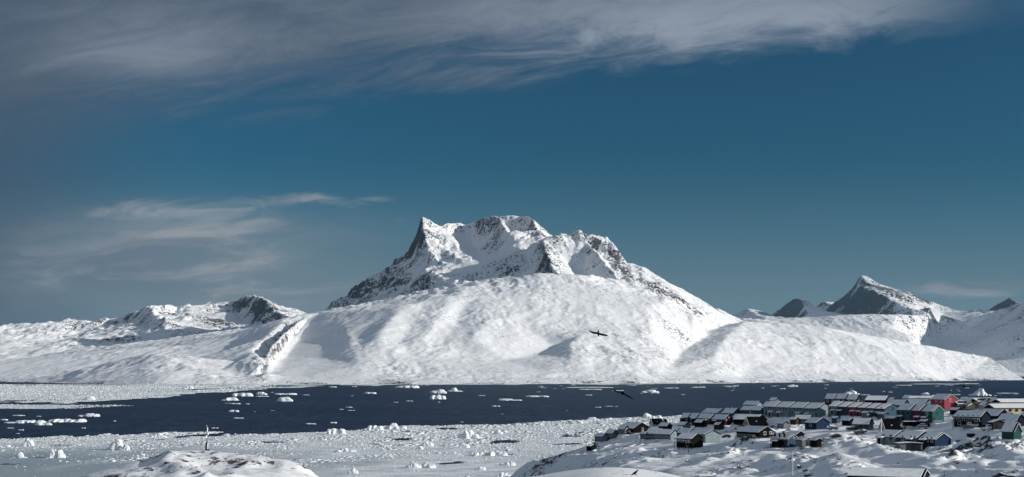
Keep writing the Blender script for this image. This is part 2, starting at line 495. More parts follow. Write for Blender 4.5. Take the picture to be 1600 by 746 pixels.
# first summit and its ribs
LP([(612, 415, 12.45), (632, 397, 12.5), (645, 381, 12.45), (652, 363, 12.4), (660, 338, 12.3), (671, 345, 12.35), (686, 353, 12.4),
    (700, 348, 12.4), (720, 348, 12.5), (738, 346, 12.5), (756, 340, 12.4), (778, 338, 12.3), (796, 341, 12.4), (803, 336, 12.3),
    (820, 335, 12.2), (831, 340, 12.1), (841, 352, 12.0), (858, 372, 11.8), (890, 395, 11.8)], 11, .42)
LP([(660, 338, 12.3), (661, 360, 12.0), (668, 384, 11.75), (680, 400, 11.6), (694, 412, 11.48)], 27.2, .45)
LP([(630, 405, 12.4), (643, 394, 12.3), (652, 380, 12.2)], 46, .85)
LP([(690, 357, 12.3), (708, 378, 11.95), (726, 398, 11.65)], 22, .30)
LP([(676, 362, 12.15), (694, 386, 11.8), (712, 405, 11.5)], 24, .42)
LP([(722, 349, 12.5), (736, 372, 12.45), (747, 395, 12.1), (758, 412, 11.3)], 7.2, .08)
LP([(778, 338, 12.3), (793, 360, 11.75), (806, 378, 11.45), (817, 393, 11.2)], 17, .22)
LP([(758, 365, 12.2), (768, 388, 11.9), (782, 400, 11.5)], 34, .34)
LP([(799, 341, 12.4), (809, 362, 12.3), (820, 386, 12.0)], 20.4, .3)
LP([(831, 340, 12.1), (839, 360, 11.75), (847, 374, 11.5)], 34, .42)
# second summit group
LP([(735, 427, 11.15), (757, 416, 11.2), (775, 412, 11.2), (800, 401, 11.15), (825, 388, 11.1), (848, 371, 10.95), (870, 369, 11.1), (888, 369, 11.25),
    (900, 361, 11.25), (908, 356, 11.15), (916, 364, 11.1), (928, 366, 11.15), (946, 368, 11.15), (956, 374, 11.1), (966, 388, 11.0),
    (979, 406, 10.85), (990, 427, 10.6)], 17, .40)
LP([(848, 371, 10.95), (853, 394, 10.6), (863, 414, 10.38), (878, 433, 10.2)], 23.8, .45)
LP([(735, 446, 10.85), (770, 444, 10.9), (800, 442, 10.8), (830, 440, 10.6), (858, 439, 10.4)], 9.6, .15)
LP([(800, 428, 10.95), (830, 412, 10.95)], 27.2, .50)
LP([(888, 369, 11.25), (906, 386, 11.2), (917, 403, 11.05), (912, 433, 10.55)], 7.2, .10)
LP([(908, 356, 11.15), (926, 386, 10.75), (946, 410, 10.45), (968, 435, 10.25)], 23.8, .38)
LP([(890, 440, 10.22), (915, 440, 10.4), (945, 440, 10.35)], 7.2, .1)
LP([(944, 376, 11.1), (962, 402, 10.8), (986, 430, 10.45)], 30.6, .85)
LP([(1003, 441, 10.25), (1030, 452, 10.15), (1062, 468, 10.0)], 23.8, .62)
# hollow behind the summits
LP([(640, 440, 13.6), (700, 430, 13.4), (800, 430, 13.1), (880, 430, 12.6), (940, 440, 12.0), (972, 442, 11.35), (1000, 449, 11.1),
    (1040, 463, 11.1), (1100, 490, 10.95), (1160, 512, 10.5)], 8, .2)
# hidden back side
L.append([(x, y, 150.0, 10, .3) for x, y in ((-4200, 12600), (-2500, 13600), (-1000, 14200), (600, 14200), (1500, 13200), (2600, 11800), (3300, 10600))])
L.append([(x, y, -30.0, 0, 0) for x, y in ((-4200, 8900), (-4600, 13200), (-2500, 14600), (0, 15000), (2000, 14300), (3400, 12200), (3500, 9800))])
island = build_terrain('snowy_mountain', L, -3700, 3300, 6900, 14700, 7.5, 3, 0, 11, mat_massif, wl=420, aniso=(1.0, 0.62, 0.9))

# ---- range at the left, farther off
mat_left = snow_rock('snowy_range_rock', 7.0, bump=1.0)
a, b = shore_px([(-160, 593), (0, 594.5), (60, 594.8), (130, 594), (300, 593), (420, 592)], 6.8, .15)
L = [a, b]
LP([(-160, 510, 14.5), (-60, 520, 14.2), (0, 517, 14), (45, 514, 14), (60, 519, 14), (90, 522, 14.2), (115, 517, 14.4), (150, 502, 14.6), (168, 497, 14.6),
    (190, 499, 15.6), (203, 489, 15.3), (233, 478, 14.6), (250, 486, 14.5), (272, 489, 14.6), (300, 477, 14.8), (325, 474, 15.2), (345, 475, 15.8), (362, 470, 15.9),
    (384, 463, 15.4), (402, 462, 15.1), (420, 469, 14.8), (440, 481, 14.7), (465, 490, 14.7), (500, 498, 14.8), (540, 505, 15)], 44.2, .32)
LP([(233, 478, 14.6), (246, 490, 13.9), (262, 505, 13.3), (290, 522, 12.7), (330, 540, 12.2)], 40.8, .42)
LP([(194, 501, 15.2), (208, 503, 14.5), (228, 508, 13.8)], 10, .5)
LP([(402, 462, 14.9), (418, 476, 14.2), (440, 492, 13.6), (455, 502, 13.2)], 34, .5)
LP([(364, 482, 15.5), (374, 496, 14.8), (390, 508, 14.1), (414, 511, 13.6), (440, 509, 13.3)], 14, .5)
LP([(384, 480, 15.1), (400, 492, 14.5)], 14, .7)
LP([(310, 497, 14.2), (345, 502, 13.8), (375, 512, 13.4)], 30.6, .75)
LP([(300, 490, 14.55), (340, 490, 14.4), (362, 488, 14.5)], 23.8, .12)
LP([(300, 512, 13.6), (340, 516, 13.2), (370, 520, 12.9)], 17, .05)
LP([(100, 530, 13.4), (180, 525, 13.2), (240, 528, 12.8)], 44.2, .2)
LP([(190, 532, 12.8), (215, 548, 12.2), (240, 556, 11.8)], 37.4, .62)
LP([(0, 545, 12.3), (100, 555, 11.9), (200, 565, 11.5), (260, 575, 11.2)], 27.2, .1)
LP([(0, 580, 10.7), (100, 583, 10.6), (250, 585, 10.8)], 13.6, .05)
L.append([(x, 18500, 50.0, 0, 0) for x in (-8500, -5500, -2500, -500)])
left_range = build_terrain('snowy_hills', L, -6800, -1100, 9600, 17000, 12, 2, 0, 61, mat_left, wl=800)

# ---- range at the right, farther still
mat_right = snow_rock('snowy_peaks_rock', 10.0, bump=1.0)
a, b = shore_px([(1120, 586.6), (1300, 586.4), (1500, 586.2), (1620, 586), (1760, 585.6)], 4, .1, 600)
L = [a, b]
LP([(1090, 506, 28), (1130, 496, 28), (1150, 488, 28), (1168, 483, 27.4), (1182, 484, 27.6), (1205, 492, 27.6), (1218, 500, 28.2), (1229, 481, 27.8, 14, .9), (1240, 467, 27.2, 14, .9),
    (1250, 467, 26.8, 14, .9), (1262, 471, 26.8, 14, .9), (1268, 474, 26.4), (1278, 480, 26.4), (1284, 482, 27.6), (1289, 471, 27.6), (1298, 477, 27.4), (1318, 464, 27.0, 14, .95), (1330, 452, 26.7, 14, .95), (1337, 443, 26.4, 14, .95),  # last points: rock share raised to darken the shaded face below
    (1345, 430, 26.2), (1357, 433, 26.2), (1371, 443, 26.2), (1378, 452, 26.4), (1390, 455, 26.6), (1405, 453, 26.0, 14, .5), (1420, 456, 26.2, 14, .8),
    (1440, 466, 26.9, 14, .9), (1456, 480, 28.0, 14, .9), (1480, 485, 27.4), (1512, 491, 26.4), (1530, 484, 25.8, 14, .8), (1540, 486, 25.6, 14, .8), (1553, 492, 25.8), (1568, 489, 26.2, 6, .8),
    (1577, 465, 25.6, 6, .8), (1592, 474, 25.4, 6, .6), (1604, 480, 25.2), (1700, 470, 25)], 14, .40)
LP([(1168, 483, 27.4), (1184, 492, 25.8), (1204, 501, 24.6)], 14, .2)
LP([(1140, 498, 27.6), (1160, 500, 26.2)], 8, .2)
LP([(1250, 469, 26.8), (1261, 484, 25.2), (1266, 496, 24.2)], 20, .45)
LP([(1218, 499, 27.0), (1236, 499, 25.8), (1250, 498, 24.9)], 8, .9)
LP([(1263, 474, 26.9), (1270, 486, 26.4), (1276, 497, 25.4)], 8, .3)
LP([(1268, 473, 26.3), (1284, 485, 25.0), (1302, 497, 24.0)], 12, .15)
LP([(1338, 446, 26.2), (1366, 455, 24.6), (1396, 469, 23.4), (1426, 481, 22.7), (1452, 490, 22.4)], 20, .5)
LP([(1283, 497, 26.6), (1310, 496, 25.7), (1338, 495, 24.6), (1366, 494, 23.6), (1396, 493, 22.8), (1425, 493, 22.3)], 8, .8)
LP([(1318, 478, 26.3), (1345, 473, 25.2), (1374, 480, 23.8)], 12, .9)  # extra rock over this left face stands in for deeper shade
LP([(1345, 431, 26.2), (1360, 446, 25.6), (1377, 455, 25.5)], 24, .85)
LP([(1394, 457, 26.6), (1414, 470, 25.6), (1434, 483, 24.4), (1450, 491, 23.4)], 10, .3)
LP([(1405, 453, 26.0), (1430, 466, 24.6), (1452, 479, 23.6), (1470, 490, 23.0)], 20, .5)
# nearer sunlit spur
LP([(1100, 512, 22.2), (1140, 505, 22.0), (1200, 499, 21.8), (1260, 496, 21.8), (1310, 493, 21.7), (1350, 491, 21.7), (1400, 492, 21.7), (1450, 494, 22.3), (1480, 498, 23.4)], 18, .25)
LP([(1300, 512, 21.3), (1350, 503, 21.4), (1395, 512, 21.1), (1420, 522, 20.9)], 20, .25)
LP([(1300, 532, 20.8), (1370, 530, 20.75), (1400, 536, 20.65), (1430, 547, 20.5), (1445, 560, 20.4)], 10, .12)
LP([(1466, 489, 26.4), (1486, 501, 25.2), (1474, 516, 23.8), (1456, 533, 22.7), (1460, 557, 21.6), (1480, 580, 20.6)], 6, .05)
# shaded slope falling to the left; extra rock share darkens its shade
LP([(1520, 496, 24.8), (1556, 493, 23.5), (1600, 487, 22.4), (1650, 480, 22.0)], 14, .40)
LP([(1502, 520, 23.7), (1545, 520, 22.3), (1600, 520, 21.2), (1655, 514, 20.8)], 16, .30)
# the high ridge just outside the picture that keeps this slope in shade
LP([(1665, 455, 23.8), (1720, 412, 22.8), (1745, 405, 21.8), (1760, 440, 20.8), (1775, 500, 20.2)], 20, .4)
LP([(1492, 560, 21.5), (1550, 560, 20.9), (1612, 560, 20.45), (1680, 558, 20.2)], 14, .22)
L.append([(x, 31000, 100.0, 0, 0) for x in (2500, 5500, 8500, 11500)])
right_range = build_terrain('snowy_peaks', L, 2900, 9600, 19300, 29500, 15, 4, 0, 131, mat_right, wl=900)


# ================================================================== SEA
def sea_material():
    m = bpy.data.materials.new('fjord_water'); m.use_nodes = True
    t = m.node_tree; t.nodes.clear(); N = NT(t)
    pos = N.new('ShaderNodeTexCoord').outputs['Object']
    px_, py_, _ = N.sep(pos)
    wv = N.comb(px_, N.mul(py_, 0.55), 0.0)
    h = N.add(N.mul(N.noise(wv, 0.022, 4, 0.65), 3.0), N.add(N.mul(N.noise(wv, 0.16, 4, 0.6), 0.9), N.mul(N.noise(wv, 0.7, 3, 0.6), 0.35)))
    bs = N.new('ShaderNodeBsdfPrincipled')
    patch = N.noise(N.comb(N.mul(px_, 0.5), py_, 0.0), 0.0022, 4, 0.6)
    chop = N.noise(N.comb(px_, N.mul(py_, 0.16), 0.0), 0.045, 5, 0.72)  # wave glints painted into the water colour as streaks
    N.put(bs.inputs['Base Color'], N.mix(N.m('ADD', N.mul(N.smooth(patch, 0.35, 0.7), 0.45), N.mul(N.smooth(chop, 0.36, 0.66), 0.75)), (0.0065, 0.016, 0.038), (0.022, 0.042, 0.082)))
    bs.inputs['Roughness'].default_value = 0.45
    bs.inputs['IOR'].default_value = 1.33
    bs.inputs['Specular IOR Level'].default_value = 0.10
    bp = N.new('ShaderNodeBump'); bp.inputs['Strength'].default_value = 1.0; bp.inputs['Distance'].default_value = 4.5
    N.put(bp.inputs['Height'], h)
    t.links.new(bp.outputs[0], bs.inputs['Normal'])
    o = N.new('ShaderNodeOutputMaterial'); t.links.new(bs.outputs[0], o.inputs['Surface'])
    return m


me = bpy.data.meshes.new('sea')
me.from_pydata([(-60000, -20000, 0), (60000, -20000, 0), (60000, 90000, 0), (-60000, 90000, 0)], [], [(0, 1, 2, 3)])
sea = bpy.data.objects.new('sea', me); COL.objects.link(sea)
me.materials.append(sea_material())
tag(sea, kind='structure')
# ================================================================== NEAR LAND
# lines of (photo x, photo y, distance in metres[, rough, rock])
def G(spec, r=0.8, k=0.05):
    out_ = []
    for p in spec:
        x, y, z = P(p[0], p[1], p[2])
        out_.append((x, y, z, p[3] if len(p) > 3 else r, p[4] if len(p) > 4 else k))
    return out_


NL = []
# village slope, row by row from the skyline down
NL.append(G([(1010, 668, 905), (1050, 662, 905), (1085, 656, 905), (1110, 648, 905), (1140, 644, 905), (1175, 638, 905), (1205, 631, 900), (1240, 629, 900), (1300, 630, 890),
             (1350, 629, 880), (1400, 627, 860), (1460, 628, 840), (1520, 632, 790), (1600, 634, 760), (1680, 634, 740)]))
NL.append(G([(960, 681, 870), (1000, 677, 860), (1040, 671, 860), (1080, 666, 855), (1120, 659, 850), (1180, 649, 830), (1230, 645, 820), (1300, 643, 805), (1350, 643, 790),
             (1400, 643, 780), (1450, 645, 770), (1500, 650, 735), (1540, 652, 640), (1600, 654, 610), (1680, 655, 590)]))
NL.append(G([(932, 692, 840), (960, 688, 820), (1000, 683, 810), (1040, 683, 790), (1080, 678, 790), (1130, 674, 780), (1180, 666, 770), (1230, 660, 770), (1290, 658, 760), (1340, 658, 745),
             (1400, 661, 715), (1450, 662, 705), (1490, 662, 680), (1540, 668, 560), (1600, 672, 520), (1680, 675, 500)]))
NL.append(G([(905, 702, 845), (960, 698, 790), (1020, 692, 760), (1060, 690, 740), (1085, 689, 725), (1130, 684, 725), (1190, 680, 715), (1240, 676, 710), (1300, 672, 700), (1360, 674, 670), (1420, 676, 645),
             (1490, 675, 600), (1560, 680, 500), (1640, 685, 450)]))
NL.append(G([(870, 713, 865), (940, 709, 770), (1000, 704, 720), (1060, 702, 690), (1110, 699, 675), (1180, 694, 660), (1240, 694, 640), (1300, 690, 630), (1350, 688, 620), (1410, 695, 590), (1460, 697, 575),
             (1510, 693, 540), (1580, 695, 450), (1650, 698, 420)]))
NL.append(G([(830, 724, 890), (900, 722, 760), (980, 720, 660), (1060, 716, 620), (1130, 712, 600), (1200, 708, 580), (1260, 706, 570), (1320, 700, 560), (1370, 701, 540), (1420, 712, 510), (1480, 712, 480),
             (1540, 704, 460), (1600, 708, 410), (1680, 712, 380)], 1.0))
NL.append(G([(800, 738, 900), (870, 735, 760), (950, 732, 620), (1050, 731, 560), (1140, 728, 530), (1220, 726, 515), (1250, 725, 510), (1300, 722, 500), (1350, 718, 480), (1400, 726, 455), (1450, 735, 425), (1520, 730, 410),
             (1580, 726, 380), (1660, 730, 350)], 0.9))
NL.append(G([(790, 752, 900), (900, 756, 700), (1000, 756, 540), (1100, 752, 480), (1200, 750, 460), (1260, 746, 450), (1330, 744, 420), (1400, 757, 395), (1480, 752, 380), (1560, 742, 350), (1600, 740, 330), (1680, 745, 300)], 0.9))
# shore and the hidden far side
NL.append([((px - 800) / FPX * y, y, -4.0, 0.3, 0.1) for px, y in ((795, 1010), (830, 985), (880, 965), (930, 945), (980, 955), (1040, 985), (1100, 1000), (1200, 1010), (1320, 1010), (1450, 1000), (1600, 960), (1750, 920))])
# the near hill under the viewpoint, with its rounded hump
NL.append([(-60, 136, 42, .3, 0), (-20, 134, 52, .3, 0), (-6, 132, 56.6, .2, 0)] + G([(862, 740, 130), (880, 734, 131), (905, 729, 131), (950, 727, 130), (992, 728.5, 130), (1040, 736.5, 129), (1080, 745.5, 128)], 0.10, 0) +
          [(22, 126, 55.6, .2, 0), (60, 124, 50, .4, 0), (120, 120, 45, .5, 0), (240, 130, 44, .5, 0)])
NL.append([(-60, 70, 50, .3, 0), (-8, 90, 58, .2, 0), (6, 98, 58.8, .1, 0), (16, 98, 58.6, .1, 0), (60, 85, 56, .3, 0), (160, 70, 56, .3, 0)])
NL.append([(-60, -40, 60, .2, 0), (0, 0, 64.6, .1, 0), (30, 20, 63.8, .1, 0), (120, -20, 66, .3, 0)])
NL.append([(-60, 220, 24, .5, .1), (0, 210, 38, .5, 0), (50, 205, 41, .5, 0), (120, 200, 40, .5, 0), (200, 220, 42, .5, 0)])
# left knoll
NL.append(G([(108, 752, 330), (125, 745, 332), (150, 738, 335), (190, 726, 338), (235, 712, 340), (285, 700, 342), (323, 697.5, 342), (345, 697.5, 340), (380, 702, 338),
             (415, 711, 336), (455, 714.5, 333), (480, 722, 331), (500, 734, 329), (518, 748, 328)], 0.10, .13))
NL.append(G([(140, 748, 322), (200, 744, 314), (260, 738, 308), (320, 736, 305), (380, 734, 306), (440, 738, 308), (490, 746, 312)], 0.8, .24))
NL.append(G([(200, 728, 330), (260, 716, 330), (310, 711, 331), (360, 712, 330), (410, 722, 326), (450, 727, 323)], 0.8, .21))
NL.append(G([(160, 775, 290), (250, 770, 285), (330, 766, 282), (420, 766, 285), (500, 775, 295)], 1.0, .2))
NL.append([(-115, 345, 20, 1, .3), (-118, 300, 22, 1, .3), (-90, 250, 30, .8, .1), (-40, 262, 28, .8, .1)])
NL.append([(-112, 380, 18, 1, .3), (-75, 395, 26, 1, .3), (-40, 380, 18, 1, .3), (-30, 330, 24, 1, .2), (-20, 300, 26, .6, .1)])
NL.append([(-150, 300, -4, .5, 0), (-150, 360, -4, .5, 0), (-115, 430, -4, .5, 0), (-50, 440, -4, .5, 0), (-10, 400, -4, .5, 0), (0, 470, -4, .5, 0), (-5, 700, -4, .5, 0), (-10, 960, -4, .5, 0)])
NL.append([(20, 420, 12, .5, 0), (35, 480, 20, .5, 0), (30, 620, 15, .5, 0)])
NL.append([(-170, -60, 20, 0, 0), (-160, 100, 5, 0, 0), (-150, 200, -4, 0, 0)])
# unseen rise on the right, added to throw shade over the lower village
NL.append([(250, 260, 58, 1, .1), (235, 380, 62, 1, .1), (270, 480, 74, 1, .2), (330, 600, 78, 1, .2), (400, 640, 72, 1, .2), (470, 620, 60, 1, .2)])
NL.append([(300, 60, 58, 1, .1), (420, 300, 70, 1, .1), (520, 500, 60, 1, .1), (560, 760, 40, 1, .1), (500, 960, 10, 1, .1)])
NL.append([(-170, -160, 10, 0, 0), (600, -160, 50, 0, 0), (600, 400, 50, 0, 0), (600, 1000, -4, 0, 0)])

GX = np.arange(-175, 600, 1.0); GY = np.arange(-165, 1015, 1.0)
T = tin(NL, GX, GY)
gz = T[..., 0]; bad = np.isnan(gz); gz = np.where(bad, -4.0, gz)
gro = blur(np.where(bad, 0, T[..., 1]), 6); grk = blur(np.where(bad, 0, T[..., 2]), 4)
XX, YY = np.meshgrid(GX, GY)
kb = np.clip((YY - 420) / 60, 0, 1)
gz = blur(gz, 5) * kb + blur(gz, 1) * (1 - kb)
cr, sr = math.cos(0.5), math.sin(0.5)
xr, yr = XX * cr + YY * sr, (-XX * sr + YY * cr)
wq = fbm(XX, YY, 60, 3, 515) * 9
g_soft = fbm(xr + wq, yr * 0.75 + wq, 42, 5, 501, 0.42)
g_rid = fbm(xr + wq, yr * 0.5 + wq, 26, 5, 541, 0.55, ridged=True)
g_fine = fbm(xr, yr * 0.6, 5.5, 3, 571, 0.55)
g_mask = np.clip(fbm(XX, YY, 85, 3, 591) * 2.2 + 0.15, 0.0, 1)
gd = gro * (g_soft * 1.7 + g_rid * (0.20 + 1.1 * g_mask) + g_fine * (0.10 + 0.42 * g_mask) + 0.5 * np.clip(g_rid, 0, 2) ** 2 * (0.25 + 0.5 * g_mask))
near_cam = np.clip((np.hypot(XX - 8, YY - 60) - 85) / 60, 0.06, 1)
gz = gz + gd * np.where(YY < 160, near_cam, 1)
grk = np.clip(grk + g_mask * 0.22, 0, 1)




def bank(pts, amp, wid, y0=150.0):
    """a drift crest along a line of photo points (x, y, metres)"""
    global gz
    q = [P(*p) for p in pts]
    best = np.full(gz.shape, 1e9)
    for a_, b_ in zip(q[:-1], q[1:]):
        ax, ay, bx, by = a_[0], a_[1], b_[0], b_[1]
        t_ = np.clip(((XX - ax) * (bx - ax) + (YY - ay) * (by - ay)) / ((bx - ax) ** 2 + (by - ay) ** 2), 0, 1)
        # crest is steeper on its right, sunny side
        dx_ = XX - ax - t_ * (bx - ax); dy_ = YY - ay - t_ * (by - ay)
        d = np.hypot(dx_, dy_) * np.where(dx_ > 0, 1.0, 0.45)
        best = np.minimum(best, d)
    gz = gz + amp * np.exp(-(best / wid) ** 2) * (0.6 + 0.8 * np.clip(g_soft + .5, 0, 1))


bank([(1330, 704, 545), (1368, 713, 515), (1400, 723, 470), (1440, 738, 430), (1480, 748, 400)], 2.0, 6.0)
bank([(1392, 712, 515), (1425, 719, 490), (1470, 723, 465), (1500, 732, 430)], 1.1, 4.0)
bank([(1255, 724, 510), (1290, 733, 480), (1330, 738, 450), (1350, 741, 440)], 2.2, 5.0)
bank([(1085, 729, 560), (1120, 722, 580), (1150, 713, 610), (1175, 708, 625), (1205, 709, 615)], 1.3, 3.0)
bank([(1180, 741, 500), (1205, 736, 515), (1225, 738, 505), (1250, 748, 480)], 1.3, 3.0)
bank([(935, 713, 750), (960, 706, 745), (1000, 697, 740)], 1.2, 3.0)
bank([(950, 718, 700), (975, 713, 700), (1000, 706, 700)], 1.2, 3.0)
bank([(905, 706, 830), (880, 716, 800), (930, 722, 730), (900, 733, 700)], 1.4, 5.0)
bank([(1440, 668, 680), (1480, 664, 670), (1520, 660, 640)], 1.0, 2.5)
bank([(1490, 682, 590), (1530, 677, 560), (1565, 672, 530)], 1.0, 2.5)
bank([(1535, 705, 455), (1570, 709, 430), (1600, 718, 400), (1640, 730, 370)], 1.6, 3.0)
bank([(1500, 693, 520), (1540, 690, 500), (1590, 694, 460)], 1.5, 4.0)
bank([(1215, 700, 625), (1250, 703, 610), (1290, 707, 585)], 1.3, 3.0)
bank([(1150, 690, 680), (1185, 689, 670), (1212, 687, 665)], 1.0, 3.0)
bank([(1210, 668, 730), (1240, 664, 735), (1262, 662, 738)], 1.3, 3.0)
bank([(1295, 655, 770), (1325, 654, 760)], 1.2, 2.5)
bank([(1296, 686, 650), (1330, 689, 630), (1360, 692, 610)], 1.2, 3.0)
bank([(1460, 745, 405), (1480, 735, 430), (1500, 741, 420), (1540, 748, 395)], 1.2, 3.0)
bank([(1500, 628, 830), (1545, 627, 815), (1600, 625, 800)], 1.5, 4.0)


def rocky(px, py, dist, rx, ry, amp=0.8, k=0.55):
    """broken, stony ground around a photo point; rx, ry in metres"""
    global gz, grk
    c = P(px, py, dist)
    m_ = np.exp(-((XX - c[0]) / rx) ** 2 - ((YY - c[1]) / ry) ** 2)
    gz = gz + m_ * amp * g_rock
    grk = np.clip(grk + m_ * k * np.clip(g_rock + 0.3, 0, 1.2), 0, 1)


g_rock = fbm(XX + wq * .3, YY * 0.8, 7.5, 4, 611, 0.6, ridged=True)
for a_ in ((1300, 708, 560, 11, 26), (1270, 700, 600, 9, 16), (1330, 700, 560, 7, 18), (1250, 735, 500, 7, 14), (1465, 702, 520, 8, 14), (1500, 700, 490, 10, 14), (1560, 703, 450, 12, 16), (1590, 698, 440, 8, 16),
           (1510, 725, 430, 9, 16), (1480, 735, 420, 6, 10), (1400, 708, 520, 8, 12), (1150, 712, 600, 8, 14), (1240, 704, 610, 7, 10), (1120, 738, 520, 9, 10), (1570, 740, 350, 6, 9),
           (1330, 738, 440, 5, 10), (1210, 668, 735, 10, 8), (990, 692, 760, 10, 8), (1410, 664, 690, 9, 6), (1195, 720, 540, 8, 10), (1080, 690, 730, 6, 6), (865, 716, 850, 14, 40), (920, 704, 800, 12, 30), (850, 735, 830, 14, 40), (940, 725, 700, 10, 30),
           (1020, 712, 680, 8, 16), (1350, 690, 625, 8, 10), (1440, 690, 600, 7, 8), (1545, 690, 490, 10, 10)):
    rocky(*a_)


def ground_z(x, y):
    i = (x - GX[0]) / 1.0; j = (y - GY[0]) / 1.0
    i0 = int(np.clip(math.floor(i), 0, len(GX) - 2)); j0 = int(np.clip(math.floor(j), 0, len(GY) - 2))
    fi, fj = i - i0, j - j0
    return float(gz[j0, i0] * (1 - fi) * (1 - fj) + gz[j0, i0 + 1] * fi * (1 - fj) + gz[j0 + 1, i0] * (1 - fi) * fj + gz[j0 + 1, i0 + 1] * fi * fj)


def on_ground(px, py, y0=120.0, y1=1000.0):
    """where the sight line through a photo pixel meets the snow"""
    y = y0
    while y < y1:
        x, _, z = P(px, py, y)
        if ground_z(x, y) >= z:
            return Vector((x, y, ground_z(x, y)))
        y += 0.8
    x, _, _ = P(px, py, 800.0)
    return Vector((x, 800.0, ground_z(x, 800.0)))


def flatten(cx, cy, rad, z=None):
    """level a building plot into the snow"""
    global gz
    z = ground_z(cx, cy) if z is None else z
    d = np.hypot(XX - cx, YY - cy)
    w_ = np.clip((rad * 1.5 - d) / (rad * 0.5), 0, 1)
    gz = gz * (1 - w_) + z * w_
# ================================================================== ICE
def ice_material(name, tint=(0.80, 0.825, 0.84), blue=(0.42, 0.56, 0.60), scale=0.5, amt=0.45, bump=0.25):
    m = bpy.data.materials.new(name); m.use_nodes = True
    t = m.node_tree; t.nodes.clear(); N = NT(t)
    pos = N.new('ShaderNodeTexCoord').outputs['Object']
    n1_ = N.noise(pos, scale * 0.35, 4, 0.6); n2_ = N.noise(pos, scale * 3, 5, 0.6)
    f = N.smooth(N.add(N.mul(n1_, 0.7), N.mul(n2_, 0.3)), 0.60 - amt * 0.35, 0.78 - amt * 0.2)
    bs = N.new('ShaderNodeBsdfPrincipled')
    ga = N.new('ShaderNodeAttribute'); ga.attribute_name = 'grey'
    N.put(bs.inputs['Base Color'], N.mix(N.mul(ga.outputs['Fac'], 0.8), N.mix(f, tint, blue), (0.30, 0.36, 0.40)))
    bs.inputs['Roughness'].default_value = 0.6
    bs.inputs['Specular IOR Level'].default_value = 0.3
    bp = N.new('ShaderNodeBump'); bp.inputs['Distance'].default_value = bump
    N.put(bp.inputs['Height'], n2_)
    t.links.new(bp.outputs[0], bs.inputs['Normal'])
    o = N.new('ShaderNodeOutputMaterial'); t.links.new(bs.outputs[0], o.inputs['Surface'])
    return m


mat_ice = ice_material('glacier_ice', amt=0.35)
mat_rubble = ice_material('brash_ice', tint=(0.80, 0.81, 0.82), blue=(0.36, 0.46, 0.50), scale=0.25, amt=0.55, bump=0.3)
mat_sheet = ice_material('refrozen_ice', tint=(0.82, 0.83, 0.84), blue=(0.46, 0.53, 0.56), scale=0.12, amt=0.55, bump=0.5)

# far edge of the packed ice in photo pixels
EDX = [-120, 0, 50, 100, 140, 250, 350, 440, 520, 560, 600, 640, 700, 760, 800, 850, 900, 960, 1000, 1040, 1090, 1150, 1300]
EDY = [688, 686, 684.5, 682.5, 681, 678, 676.5, 676, 674, 671, 668, 664.5, 665, 664.5, 662, 660, 657, 654, 652, 650.5, 650, 650, 650]


def edge_Y(X, n):
    """distance of the ice edge for a given X by stepping along the sight lines"""
    pxs = np.array(EDX, float); Ys = CAM_Z * FPX / (np.array(EDY) - HOR); Xs = (pxs - 800) / FPX * Ys
    return np.interp(X, Xs, Ys) + n


xs = np.arange(-640, 420, 3.0); ys = np.arange(880, 2320, 3.6)
IX, IY = np.meshgrid(xs, ys)
e = edge_Y(IX, fbm(IX, IY * 0.3, 90, 5, 31, 0.6) * 55)
rub = fbm(IX, IY * 0.6, 26, 5, 35, 0.62, ridged=True)
hol = fbm(IX, IY * 0.45, 75, 5, 39, 0.6)
far = np.clip((IY - 1000) / 700, 0, 1)
z = 0.22 + 0.42 * np.clip(rub, 0, 2) * (0.20 + 0.80 * far) + 0.12 * hol + 0.10 * fbm(IX, IY, 8, 3, 57, 0.6)
z = np.where(hol < -0.75 + 0.14 * far, -0.6, z)              # leads of open water
z = z - np.clip((IY - e + 25) / 25, 0, 1) * 2.5
z = np.maximum(z, -0.8)
gry = np.clip((-150 - IX) / 140, 0, 1) * np.clip((1480 - IY) / 250, 0, 1) * 0.9 + 0.75 * np.clip((1330 - IY) / 220, 0, 1) * np.clip(0.45 + 1.2 * fbm(IX, IY * 0.4, 120, 4, 53, 0.6), 0, 1)
sheet = grid_mesh('pack_ice', xs, ys, z, {'grey': gry}, smooth=False, drop=-0.05)
sheet.data.materials.append(mat_sheet)
tag(sheet, kind='structure')


